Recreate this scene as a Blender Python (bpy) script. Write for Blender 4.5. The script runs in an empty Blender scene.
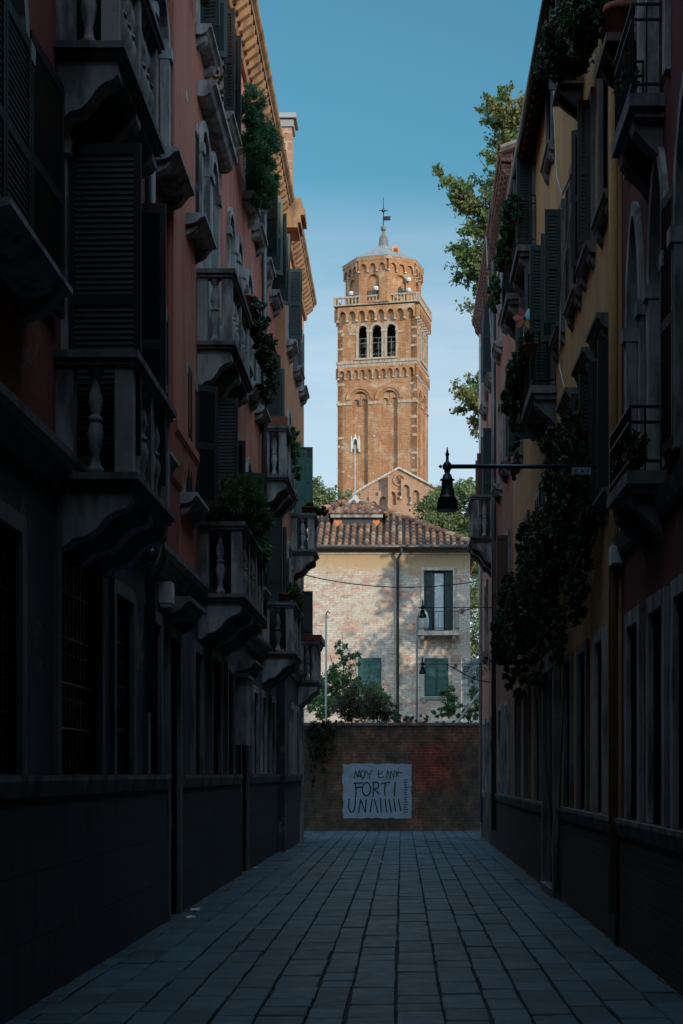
import bpy, bmesh, math, random
import numpy as np
from mathutils import Vector, Matrix
R = math.radians
C = bpy.context.scene.collection
sc = bpy.context.scene
F = 1500.0; VX, VY, EYE = 402.0, 774.0, 1.6      # focal length in pixels, vanishing point, eye height
PI = math.pi

# ------------------------------------------------------------------ materials
class NT:
    def __init__(s, name):
        s.m = bpy.data.materials.new(name); s.m.use_nodes = True
        s.t = s.m.node_tree; s.b = s.t.nodes['Principled BSDF']
    def n(s, typ, **kw):
        nd = s.t.nodes.new(typ)
        for k, v in kw.items():
            if k.startswith('i_'): nd.inputs[k[2:].replace('_', ' ')].default_value = v
            else: setattr(nd, k, v)
        return nd
    def l(s, a, b): s.t.links.new(a, b)
    def pos(s): return s.n('ShaderNodeNewGeometry').outputs['Position']
    def noise(s, vec, scale, detail=5, rough=.6, stretch=None):
        if stretch:
            mp = s.n('ShaderNodeMapping'); mp.inputs['Scale'].default_value = stretch
            s.l(vec, mp.inputs['Vector']); vec = mp.outputs[0]
        t = s.n('ShaderNodeTexNoise'); t.inputs['Scale'].default_value = scale
        t.inputs['Detail'].default_value = detail; t.inputs['Roughness'].default_value = rough
        s.l(vec, t.inputs['Vector']); return t.outputs['Fac']
    def ramp(s, fac, stops):
        r = s.n('ShaderNodeValToRGB'); e = r.color_ramp.elements
        while len(e) < len(stops): e.new(.5)
        for q, (p, c) in zip(e, stops):
            q.position = p; q.color = (c, c, c, 1) if isinstance(c, (int, float)) else (*c, 1)
        s.l(fac, r.inputs[0]); return r.outputs[0]
    def mix(s, fac, a, b, blend='MIX'):
        m = s.n('ShaderNodeMix', data_type='RGBA', blend_type=blend)
        for v, k in ((fac, 0), (a, 6), (b, 7)):
            if isinstance(v, (int, float)): m.inputs[k].default_value = v
            elif isinstance(v, tuple): m.inputs[k].default_value = (*v, 1)
            else: s.l(v, m.inputs[k])
        return m.outputs[2]
    def bump(s, h, strength=.5, dist=.02):
        b = s.n('ShaderNodeBump'); b.inputs['Strength'].default_value = strength; b.inputs['Distance'].default_value = dist
        s.l(h, b.inputs['Height']); s.l(b.outputs[0], s.b.inputs['Normal'])
    def out(s, col, rough=.9):
        if isinstance(col, tuple): s.b.inputs['Base Color'].default_value = (*col, 1)
        else: s.l(col, s.b.inputs['Base Color'])
        s.b.inputs['Roughness'].default_value = rough
        return s.m
    def wallvec(s):                                    # (along the wall, height) for any vertical face
        g = s.n('ShaderNodeNewGeometry')
        cr = s.n('ShaderNodeVectorMath', operation='CROSS_PRODUCT'); s.l(g.outputs['True Normal'], cr.inputs[0]); cr.inputs[1].default_value = (0, 0, 1)
        ab = s.n('ShaderNodeVectorMath', operation='DOT_PRODUCT'); s.l(g.outputs['Position'], ab.inputs[0]); s.l(cr.outputs[0], ab.inputs[1])
        sp = s.n('ShaderNodeSeparateXYZ'); s.l(g.outputs['Position'], sp.inputs[0])
        cm = s.n('ShaderNodeCombineXYZ'); s.l(ab.outputs['Value'], cm.inputs[0]); s.l(sp.outputs[2], cm.inputs[1])
        return cm.outputs[0]

def k(c, f): return tuple(min(1, x * f) for x in c)

def stucco(name, col, worn, dirt=(.05, .05, .05), amt=.5):
    s = NT(name); p = s.pos()
    a = s.noise(p, .9, 8, .7); st = s.noise(p, 1.6, 6, .65, (1.6, 1.6, .22)); f = s.noise(p, 14, 6, .7)
    c = s.mix(s.ramp(a, [(.35, 0), (.65, 1)]), col, worn)
    c = s.mix(s.ramp(f, [(.3, 0), (.8, .45)]), c, k(worn, .6))
    c = s.mix(s.ramp(st, [(.45, 0), (.78, amt)]), c, dirt)
    pt = s.noise(p, .7, 8, .75)
    c = s.mix(s.ramp(pt, [(.60, 0), (.64, .6 * amt)]), c, (.33, .28, .23))
    s.bump(f, .5, .012)
    return s.out(c, .93)

def stone(name, col, dark):
    s = NT(name); p = s.pos()
    a = s.noise(p, 3.5, 8, .7); st = s.noise(p, 5, 5, .6, (1, 1, .25)); f = s.noise(p, 40, 4)
    c = s.mix(s.ramp(a, [(.35, 0), (.7, 1)]), col, k(col, .68))
    c = s.mix(s.ramp(st, [(.45, 0), (.62, .85)]), c, dark)
    s.bump(f, .35, .006)
    return s.out(c, .85)

def bricks(name, c1, c2, mortar, w=.26, h=.075, patch=None, patch_rng=(.5, .62), tone=.5, bumps=.5, pale=None, mort=.12):
    s = NT(name); v = s.wallvec(); p = s.pos()
    b = s.n('ShaderNodeTexBrick'); s.l(v, b.inputs['Vector'])
    b.inputs['Color1'].default_value = (*c1, 1); b.inputs['Color2'].default_value = (*c2, 1); b.inputs['Mortar'].default_value = (*mortar, 1)
    b.inputs['Scale'].default_value = 1; b.inputs['Brick Width'].default_value = w; b.inputs['Row Height'].default_value = h
    b.inputs['Mortar Size'].default_value = h * mort; b.inputs['Mortar Smooth'].default_value = .3; b.inputs['Bias'].default_value = 0
    c = b.outputs[0]
    a = s.noise(p, .45, 7, .7); f = s.noise(p, 7, 6, .75); st = s.noise(p, 1.2, 6, .7, (1.5, 1.5, .3))
    c = s.mix(s.ramp(f, [(.35, 0), (.75, tone)]), c, k(c1, .55))
    c = s.mix(s.ramp(st, [(.45, 0), (.75, tone)]), c, k(c2, .5))
    c = s.mix(s.ramp(a, [(.4, 0), (.7, tone)]), c, k(c2, 1.25))
    if pale:
        bp = s.n('ShaderNodeTexVoronoi', feature='F1', distance='CHEBYCHEV'); s.l(v, bp.inputs['Vector']); bp.inputs['Scale'].default_value = 1.1
        c = s.mix(s.ramp(bp.outputs['Distance'], [(.10, .9), (.13, 0)]), c, pale)
    if patch:
        big = s.noise(p, .5, 9, .72); fine = s.noise(p, 9, 4, .6)
        mx = s.n('ShaderNodeMath', operation='MULTIPLY_ADD'); s.l(fine, mx.inputs[0]); mx.inputs[1].default_value = .22; s.l(big, mx.inputs[2])
        c = s.mix(s.ramp(mx.outputs[0], [(patch_rng[0], 0), (patch_rng[1], 1)]), c, patch)
    h_ = s.n('ShaderNodeMath', operation='MULTIPLY_ADD'); s.l(f, h_.inputs[0]); h_.inputs[1].default_value = .5
    inv = s.n('ShaderNodeMath', operation='SUBTRACT'); inv.inputs[0].default_value = 1; s.l(b.outputs['Fac'], inv.inputs[1]); s.l(inv.outputs[0], h_.inputs[2])
    s.bump(h_.outputs[0], bumps, .012)
    return s.out(c, .92)

def plain(name, col, rough=.6, metal=0, var=.35, scale=9):
    s = NT(name); a = s.noise(s.pos(), scale, 5)
    s.b.inputs['Metallic'].default_value = metal
    s.bump(a, .15, .005)
    return s.out(s.mix(s.ramp(a, [(.3, 0), (.75, 1)]), col, k(col, 1 - var)), rough)

def leafm(name, c1, c2, c3=None):
    s = NT(name); g = s.n('ShaderNodeNewGeometry')
    c = s.mix(g.outputs['Random Per Island'], c1, c2)
    if c3: c = s.mix(s.ramp(s.noise(g.outputs['Position'], .8, 4), [(.5, 0), (.62, 1)]), c, c3)
    s.out(c, .55)
    tr = s.n('ShaderNodeBsdfTranslucent'); s.l(c, tr.inputs[0])
    ms = s.n('ShaderNodeMixShader'); ms.inputs[0].default_value = .3
    s.l(s.b.outputs[0], ms.inputs[1]); s.l(tr.outputs[0], ms.inputs[2]); s.l(ms.outputs[0], s.t.nodes['Material Output'].inputs[0])
    return s.m

def tilem(name):
    s = NT(name); g = s.n('ShaderNodeNewGeometry')
    c = s.ramp(g.outputs['Random Per Island'], [(0, (.09, .042, .030)), (.4, (.22, .10, .058)), (.75, (.32, .16, .09)), (1, (.38, .28, .19))])
    c = s.mix(s.ramp(s.noise(g.outputs['Position'], 6, 6, .7), [(.4, 0), (.7, .7)]), c, (.10, .075, .06))
    return s.out(c, .9)

M = {}
M['red_dark'] = stucco('dark_red_stucco', (.19, .032, .020), (.26, .058, .036), amt=.55)
M['orange'] = stucco('orange_red_stucco', (.46, .135, .082), (.54, .20, .13), amt=.6)
M['orange_pale'] = stucco('pale_orange_stucco', (.60, .23, .11), (.62, .30, .16), amt=.4)
M['yellow'] = stucco('ochre_stucco', (.60, .36, .13), (.50, .31, .14), amt=.5)
M['crimson'] = stucco('crimson_stucco', (.10, .014, .012), (.15, .026, .02), amt=.5)
M['pinkred'] = stucco('salmon_stucco', (.34, .11, .07), (.42, .19, .13), amt=.6)
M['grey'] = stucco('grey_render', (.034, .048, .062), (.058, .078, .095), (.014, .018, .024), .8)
M['stone'] = stone('istrian_stone', (.38, .39, .385), (.06, .065, .07))
M['cornice'] = stone('ochre_limed_cornice', (.38, .235, .13), (.13, .075, .045))
M['stone_dark'] = stone('weathered_stone', (.17, .175, .175), (.045, .047, .05))
M['green'] = plain('green_shutter_paint', (.010, .034, .031), .5)
M['green2'] = plain('bright_green_paint', (.02, .14, .11), .45)
M['black'] = plain('dark_shutter_paint', (.007, .011, .012), .55)
M['brownwood'] = plain('brown_wood', (.10, .045, .025), .6)
M['iron'] = plain('black_iron', (.012, .016, .018), .45, .5)
M['lampgreen'] = plain('dark_green_cast_iron', (.022, .05, .055), .38, .3)
M['lead'] = plain('lead_sheet', (.33, .33, .32), .55, .3, .45, 2)
M['pipe'] = plain('dull_zinc', (.10, .105, .11), .45, .6)
M['pale_pipe'] = plain('pale_painted_metal', (.42, .43, .43), .5, .1)
M['white'] = plain('white_paint', (.62, .62, .60), .6)
M['terracotta'] = plain('terracotta', (.27, .09, .05), .8)
M['redcloth'] = plain('red_planter', (.16, .03, .025), .7)
M['bark'] = plain('bark', (.07, .055, .04), .9)
M['bell'] = plain('bronze', (.14, .13, .08), .5, .6)
M['plastic'] = plain('grey_plastic', (.66, .68, .66), .5)
M['curtain'] = plain('white_curtain', (.50, .56, .58), .8)
M['leaf_dark'] = leafm('dark_leaves', (.016, .042, .020), (.045, .085, .035))
M['leaf_mid'] = leafm('mid_green_leaves', (.045, .12, .042), (.10, .20, .065))
M['leaf_ever'] = leafm('evergreen_leaves', (.012, .060, .030), (.030, .11, .045))
M['leaf_fern'] = leafm('fern_leaves', (.020, .10, .045), (.05, .17, .065))
M['leaf_sun'] = leafm('sunlit_tree_leaves', (.10, .15, .05), (.19, .21, .08), (.085, .13, .05))
M['leaf_plane'] = leafm('plane_tree_leaves', (.055, .12, .035), (.13, .18, .05), (.20, .17, .045))
M['leaf_dry'] = leafm('dry_leaves', (.16, .12, .07), (.08, .09, .035))
M['leaf_rust'] = leafm('rusty_leaves', (.10, .062, .045), (.04, .075, .032))
M['tile'] = tilem('clay_tile'); M['tilebase'] = plain('dark_gap_roof_bed', (.05, .035, .028), .95)  # darkness of the gaps between tiles is put into the bed colour
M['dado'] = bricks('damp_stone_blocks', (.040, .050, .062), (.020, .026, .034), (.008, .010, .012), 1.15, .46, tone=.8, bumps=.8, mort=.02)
M['tower'] = bricks('tower_brick', (.46, .215, .088), (.25, .10, .042), (.46, .33, .19), .6, .2, tone=.7, patch=(.52, .40, .27), patch_rng=(.62, .85), pale=None)
M['church'] = bricks('church_brick', (.44, .25, .15), (.28, .145, .08), (.46, .34, .25), .6, .2, tone=.5)
M['oldbrick'] = bricks('old_wall_brick', (.30, .15, .08), (.12, .058, .038), (.36, .27, .20), .27, .085, tone=.85, patch=(.07, .065, .05), patch_rng=(.47, .64), bumps=.9, mort=.17)
nb_ = M['oldbrick'].node_tree; bs_ = nb_.nodes['Principled BSDF']; src = bs_.inputs['Base Color'].links[0].from_socket
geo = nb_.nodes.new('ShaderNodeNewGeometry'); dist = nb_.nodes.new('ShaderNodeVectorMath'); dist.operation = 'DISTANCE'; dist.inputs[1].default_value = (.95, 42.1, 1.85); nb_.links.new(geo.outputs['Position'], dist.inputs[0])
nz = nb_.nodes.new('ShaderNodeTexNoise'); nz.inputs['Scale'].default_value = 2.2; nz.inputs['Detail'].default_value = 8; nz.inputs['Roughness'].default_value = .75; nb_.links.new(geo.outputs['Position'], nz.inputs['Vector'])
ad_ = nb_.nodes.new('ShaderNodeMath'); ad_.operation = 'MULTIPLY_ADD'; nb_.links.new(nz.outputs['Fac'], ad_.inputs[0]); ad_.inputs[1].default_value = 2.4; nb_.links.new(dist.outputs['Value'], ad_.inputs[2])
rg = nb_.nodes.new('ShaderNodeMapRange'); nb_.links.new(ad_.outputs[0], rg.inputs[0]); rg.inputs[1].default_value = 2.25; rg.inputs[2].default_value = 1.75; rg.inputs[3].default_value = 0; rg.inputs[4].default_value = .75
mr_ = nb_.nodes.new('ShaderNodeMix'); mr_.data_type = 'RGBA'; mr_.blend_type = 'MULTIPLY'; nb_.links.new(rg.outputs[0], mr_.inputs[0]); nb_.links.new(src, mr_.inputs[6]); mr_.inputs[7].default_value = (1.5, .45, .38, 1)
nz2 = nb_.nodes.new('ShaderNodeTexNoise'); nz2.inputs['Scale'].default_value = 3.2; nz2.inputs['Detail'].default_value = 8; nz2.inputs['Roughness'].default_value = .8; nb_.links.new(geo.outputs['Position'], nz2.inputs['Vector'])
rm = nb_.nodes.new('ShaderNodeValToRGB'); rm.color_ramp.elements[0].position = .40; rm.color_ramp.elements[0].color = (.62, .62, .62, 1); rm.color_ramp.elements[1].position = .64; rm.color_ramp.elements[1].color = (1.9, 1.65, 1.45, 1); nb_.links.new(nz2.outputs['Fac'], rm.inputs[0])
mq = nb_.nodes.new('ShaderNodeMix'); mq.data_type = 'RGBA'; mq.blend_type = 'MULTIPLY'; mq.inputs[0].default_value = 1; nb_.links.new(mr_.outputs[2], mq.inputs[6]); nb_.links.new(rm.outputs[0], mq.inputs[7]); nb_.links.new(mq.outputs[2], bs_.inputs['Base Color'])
M['redbrick'] = bricks('repaired_red_brick', (.27, .085, .05), (.12, .045, .032), (.33, .24, .18), .27, .085, tone=.85, bumps=.9, mort=.17)
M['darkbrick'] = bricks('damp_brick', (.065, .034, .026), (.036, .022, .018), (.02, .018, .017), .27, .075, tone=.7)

def glass(name, col):
    s = NT(name); s.b.inputs['Specular IOR Level'].default_value = .6
    return s.out(col, .12)
M['glass'] = glass('dark_window_glass', (.012, .015, .018))

def house_wall():
    s = NT('whitewashed_brick'); v = s.wallvec(); p = s.pos()
    b = s.n('ShaderNodeTexBrick'); s.l(v, b.inputs['Vector'])
    for q, c in (('Color1', (.64, .59, .52)), ('Color2', (.50, .45, .38)), ('Mortar', (.40, .355, .30))): b.inputs[q].default_value = (*c, 1)
    b.inputs['Scale'].default_value = 1; b.inputs['Brick Width'].default_value = .27; b.inputs['Row Height'].default_value = .085; b.inputs['Mortar Size'].default_value = .011
    b2 = s.n('ShaderNodeTexBrick'); s.l(v, b2.inputs['Vector'])
    for q, c in (('Color1', (.42, .11, .05)), ('Color2', (.45, .30, .22)), ('Mortar', (.36, .30, .25))): b2.inputs[q].default_value = (*c, 1)
    b2.inputs['Scale'].default_value = 1; b2.inputs['Brick Width'].default_value = .27; b2.inputs['Row Height'].default_value = .085; b2.inputs['Mortar Size'].default_value = .011
    n1 = s.noise(p, .8, 8, .72, (1, 1, 1.6)); n2 = s.noise(p, 12, 5, .6)
    smooth = s.noise(p, .55, 5, .6)
    c = s.mix(s.ramp(smooth, [(.50, 0), (.62, .75)]), b.outputs[0], (.50, .44, .36))
    n4 = s.noise(p, 2.6, 7, .8, (1, 1, 2.2))
    c = s.mix(s.ramp(n1, [(.52, 0), (.62, .8)]), c, b2.outputs[0]); c = s.mix(s.ramp(n4, [(.54, 0), (.585, .95)]), c, b2.outputs[0])
    c = s.mix(s.ramp(n2, [(.42, 0), (.72, .7)]), c, (.26, .20, .155))
    sp = s.n('ShaderNodeSeparateXYZ'); s.l(p, sp.inputs[0])
    ad = s.n('ShaderNodeMath', operation='MULTIPLY_ADD'); s.l(n1, ad.inputs[0]); ad.inputs[1].default_value = .9; s.l(sp.outputs[2], ad.inputs[2])
    mr = s.n('ShaderNodeMapRange'); s.l(ad.outputs[0], mr.inputs[0]); mr.inputs[1].default_value = 9.50; mr.inputs[2].default_value = 9.85
    oc = s.mix(s.ramp(n2, [(.35, 0), (.8, .6)]), (.46, .32, .18), (.36, .26, .17))
    c = s.mix(mr.outputs[0], c, oc)
    st = s.noise(p, 1.5, 6, .7, (1.5, 1.5, .2))
    c = s.mix(s.ramp(st, [(.55, 0), (.8, .6)]), c, (.16, .13, .10))
    s.bump(b.outputs['Fac'], -.4, .01)
    return s.out(c, .93)
M['house'] = house_wall()

def paving():
    s = NT('trachyte_paving'); g = s.n('ShaderNodeNewGeometry'); p = g.outputs['Position']
    c = s.ramp(g.outputs['Random Per Island'], [(0, (.014, .036, .054)), (.3, (.025, .066, .100)), (.7, (.038, .095, .142)), (1, (.062, .130, .180))])
    f = s.noise(p, 24, 7, .75); a = s.noise(p, 1.1, 7, .7); f2 = s.noise(p, 5, 6, .7)
    c = s.mix(s.ramp(f, [(.38, 0), (.7, .6)]), c, (.035, .055, .07))
    c = s.mix(s.ramp(a, [(.42, 0), (.66, .65)]), c, (.038, .056, .070))
    c = s.mix(s.ramp(f2, [(.60, 0), (.70, .5)]), c, (.10, .16, .20))
    h = s.n('ShaderNodeMath', operation='MULTIPLY_ADD'); s.l(f2, h.inputs[0]); h.inputs[1].default_value = 1.5; s.l(f, h.inputs[2])
    s.bump(h.outputs[0], .6, .012)
    s.l(s.ramp(f2, [(.3, .36), (.7, .62)]), s.b.inputs['Roughness'])
    s.out(c, .5); return s.m
M['paving'] = paving()
def paved(): pass
s_ = NT('earth_and_city_ground'); M['ground_dark'] = plain('dark_joint_sand', (.018, .030, .040), .95)
M['towerstone'] = stone('old_tower_stone', (.45, .37, .28), (.22, .16, .11))
M['teal'] = plain('teal_shutter_paint', (.014, .075, .070), .5)
M['leadd'] = plain('darkened_lead', (.20, .17, .15), .6, .2, .45, 2)
M['ground'] = s_.out(s_.mix(s_.noise(s_.pos(), .3), (.07, .075, .06), (.12, .11, .09)), .95)

# ------------------------------------------------------------------ geometry helpers
class Fr:
    """a wall plane: u along it, z up, w outward"""
    def __init__(s, ox, oy, ua, oa): s.o = (ox, oy); s.ua = ua; s.oa = oa
    def __call__(s, u, z, w=0): return (s.o[0] + s.ua[0] * u + s.oa[0] * w, s.o[1] + s.ua[1] * u + s.oa[1] * w, z)
LW = -2.56; RW = 2.04
FL = Fr(LW, 0, (0, 1), (1, 0)); FC = Fr(-2.40, 0, (0, 1), (1, 0)); FRt = Fr(RW, 0, (0, 1), (-1, 0))
FE = Fr(0, 42.1, (1, 0), (0, -1)); FH = Fr(0, 56, (1, 0), (0, -1)); W0 = Fr(0, 0, (1, 0), (0, 1))

class MB:
    def __init__(s): s.v = []; s.f = []
    def add(s, vs, fs):
        n = len(s.v); s.v += [tuple(x) for x in vs]; s.f += [tuple(i + n for i in q) for q in fs]; return s
    def box(s, fr, u0, u1, z0, z1, w0, w1):
        vs = [fr(u, z, w) for u in (u0, u1) for z in (z0, z1) for w in (w0, w1)]
        return s.add(vs, [(0, 1, 3, 2), (4, 6, 7, 5), (0, 4, 5, 1), (2, 3, 7, 6), (0, 2, 6, 4), (1, 5, 7, 3)])
    def quad(s, *ps): return s.add(ps, [tuple(range(len(ps)))])
    def prism(s, fr, prof, u0, u1):                    # profile (w, z) run along u
        n = len(prof); vs = [fr(u0, z, w) for w, z in prof] + [fr(u1, z, w) for w, z in prof]
        return s.add(vs, [tuple(range(n)), tuple(range(2 * n - 1, n - 1, -1))] + [(i, (i + 1) % n, n + (i + 1) % n, n + i) for i in range(n)])
    def slab(s, fr, poly, w0, w1):                     # polygon (u, z) pushed out along w
        n = len(poly); vs = [fr(u, z, w0) for u, z in poly] + [fr(u, z, w1) for u, z in poly]
        return s.add(vs, [tuple(range(n)), tuple(range(2 * n - 1, n - 1, -1))] + [(i, (i + 1) % n, n + (i + 1) % n, n + i) for i in range(n)])
    def strip(s, fr, pin, pout, w0, w1):               # band between two paths
        n = len(pin)
        for i in range(n - 1):
            s.slab(fr, [pin[i], pin[i + 1], pout[i + 1], pout[i]], w0, w1)
        return s
    def lathe(s, c, prof, seg=12, rot=0):
        n = len(prof); vs = []
        for r, z in prof:
            for j in range(seg): a = 2 * PI * j / seg + rot; vs.append((c[0] + r * math.cos(a), c[1] + r * math.sin(a), c[2] + z))
        fs = [(i * seg + j, i * seg + (j + 1) % seg, (i + 1) * seg + (j + 1) % seg, (i + 1) * seg + j) for i in range(n - 1) for j in range(seg)]
        fs += [tuple(range(seg - 1, -1, -1)), tuple((n - 1) * seg + j for j in range(seg))]
        return s.add(vs, fs)
    def tube(s, pts, r, seg=6):
        pts = [Vector(p) for p in pts]; rs = r if isinstance(r, (list, tuple)) else [r] * len(pts); vs = []
        for i, p in enumerate(pts):
            t = (pts[min(i + 1, len(pts) - 1)] - pts[max(i - 1, 0)]).normalized()
            a = t.cross(Vector((0, 0, 1)));
            if a.length < .05: a = t.cross(Vector((0, 1, 0)))
            a.normalize(); b = t.cross(a)
            for j in range(seg): q = 2 * PI * j / seg; vs.append(p + (a * math.cos(q) + b * math.sin(q)) * rs[i])
        n = len(pts)
        fs = [(i * seg + j, i * seg + (j + 1) % seg, (i + 1) * seg + (j + 1) % seg, (i + 1) * seg + j) for i in range(n - 1) for j in range(seg)]
        fs += [tuple(range(seg - 1, -1, -1)), tuple((n - 1) * seg + j for j in range(seg))]
        return s.add(vs, fs)
    def build(s, name, mat, parent=None, smooth=False, at=None):
        me = bpy.data.meshes.new(name)
        at = Vector(at) if at is not None else Vector(s.v[0]) if parent is None else None
        base = wloc(parent) if parent is not None else at
        if at is None: at = base
        me.from_pydata([(x - at[0], y - at[1], z - at[2]) for x, y, z in s.v], [], s.f)
        bm = bmesh.new(); bm.from_mesh(me); bmesh.ops.recalc_face_normals(bm, faces=bm.faces); bm.to_mesh(me); bm.free()
        if smooth:
            for p in me.polygons: p.use_smooth = len(p.vertices) == 4
        me.materials.append(M[mat] if isinstance(mat, str) else mat)
        o = bpy.data.objects.new(name, me); C.objects.link(o)
        if parent is not None: o.parent = parent; o.location = at - base
        else: o.location = at
        return o

def wloc(o):
    v = Vector((0, 0, 0))
    while o is not None: v += o.location; o = o.parent
    return v
def thing(name, label, cat, loc, group=None):
    o = bpy.data.objects.new(name, None); C.objects.link(o); o.location = loc; o.empty_display_size = .2
    o['label'] = label; o['category'] = cat
    if group: o['group'] = group
    return o
def tag(o, label, cat, group=None):
    o['label'] = label; o['category'] = cat
    if group: o['group'] = group
    return o
def struct(o): o['kind'] = 'structure'; return o

def arc_top(u0, u1, z1, rise, n=12, pointed=False):
    """points of an arch from the left springing to the right one"""
    c = (u0 + u1) / 2; hw = (u1 - u0) / 2; zs = z1 - rise; pts = []
    for i in range(n + 1):
        t = -1 + 2 * i / n
        if pointed: x = t; y = (1 - abs(t) ** 1.7) ** .62
        else: x = -math.cos(PI * i / n); y = math.sin(PI * i / n)
        pts.append((c + hw * x, zs + rise * y))
    return pts

def facade(fr, u0, u1, z0, z1, ops, depth=.24, mb=None):
    """a wall front with real openings; ops = (u0, u1, z0, z1, kind)"""
    mb = mb or MB()
    us = sorted({u0, u1, *[o[0] for o in ops], *[o[1] for o in ops]}); zs = sorted({z0, z1, *[o[2] for o in ops], *[o[3] for o in ops]})
    us = [u for u in us if u0 <= u <= u1]; zs = [z for z in zs if z0 <= z <= z1]
    for a, b in zip(us, us[1:]):
        run = None
        for c, d in zip(zs, zs[1:]):
            m = ((a + b) / 2, (c + d) / 2)
            hole = any(o[0] < m[0] < o[1] and o[2] < m[1] < o[3] for o in ops)
            if not hole: mb.quad(fr(a, c), fr(b, c), fr(b, d), fr(a, d))
    for o in ops:
        a, b, c, d, kind = o
        path = [(a, c)] + (arc_top(a, b, d, (b - a) / 2 if kind == 'arch' else .9, pointed=kind == 'gothic') if kind else [(a, d), (b, d)]) + [(b, c)]
        for p, q in zip(path, path[1:] + path[:1]): mb.quad(fr(*p), fr(*q), fr(q[0], q[1], -depth), fr(p[0], p[1], -depth))
        if kind:
            t = path[1:-1]
            for p, q in zip(t, t[1:]): mb.quad(fr(*p), fr(*q), fr(q[0], d), fr(p[0], d))
    for u in (u0, u1): mb.quad(fr(u, z0), fr(u, z1), fr(u, z1, -depth - .2), fr(u, z0, -depth - .2))
    mb.quad(fr(u0, z1), fr(u1, z1), fr(u1, z1, -depth - .2), fr(u0, z1, -depth - .2))
    return mb

def shutter_leaf(fr, u, z0, z1, width, ang, mat, parent, side):
    """a louvred leaf hinged at u on the wall; ang 0 = closed across the window, 180 = flat on the wall; side +1 opens toward +u"""
    a = R(ang); hz = fr(u, 0, .04)
    def q(x, z, t):                                   # x along the leaf, t through it
        dx = -side * math.cos(a) * x; dw = math.sin(a) * x
        nx = side * math.sin(a) * t; nw = math.cos(a) * t
        return fr(u + dx + nx, z, .045 + dw + nw)
    mb = MB()
    def bx(x0, x1, c, d, t0, t1):
        mb.add([q(x, z, t) for x in (x0, x1) for z in (c, d) for t in (t0, t1)], [(0, 1, 3, 2), (4, 6, 7, 5), (0, 4, 5, 1), (2, 3, 7, 6), (0, 2, 6, 4), (1, 5, 7, 3)])
    bx(0, .05, z0, z1, 0, .035); bx(width - .05, width, z0, z1, 0, .035)
    mid = (z0 + z1) / 2
    for c, d in ((z0, z0 + .08), (mid - .04, mid + .04), (z1 - .08, z1)): bx(.05, width - .05, c, d, .001, .034)
    for c, d in ((z0 + .08, mid - .04), (mid + .04, z1 - .08)):
        n = max(3, int((d - c) / .042))
        for i in range(n):
            zc = c + (i + .5) * (d - c) / n; hh = (d - c) / n * .62
            mb.add([q(x, zc + e * hh, .017 - e * .008 + g) for x in (.05, width - .05) for e in (-1, 1) for g in (-.004, .004)], [(0, 1, 3, 2), (4, 6, 7, 5), (0, 4, 5, 1), (2, 3, 7, 6), (0, 2, 6, 4), (1, 5, 7, 3)])
    return mb.build('shutter', mat, parent)

def ledge(fr, u0, u1, z, p, h, mat, parent, name, consoles=True):
    """a moulded projecting sill or hood whose top is at z"""
    mb = MB().prism(fr, [(.003, z), (p, z), (p, z - h * .3), (p * .82, z - h * .42), (p * .7, z - h * .75), (p * .4, z - h), (.003, z - h)], u0, u1)
    if consoles:
        for u in (u0 + .06, u1 - .20): mb.prism(fr, [(.002, z - h - .001), (p * .7, z - h - .001), (p * .55, z - h - .06), (p * .2, z - h - .11), (.002, z - h - .13)], u, u + .14)
    return mb.build(name, mat, parent)

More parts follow.
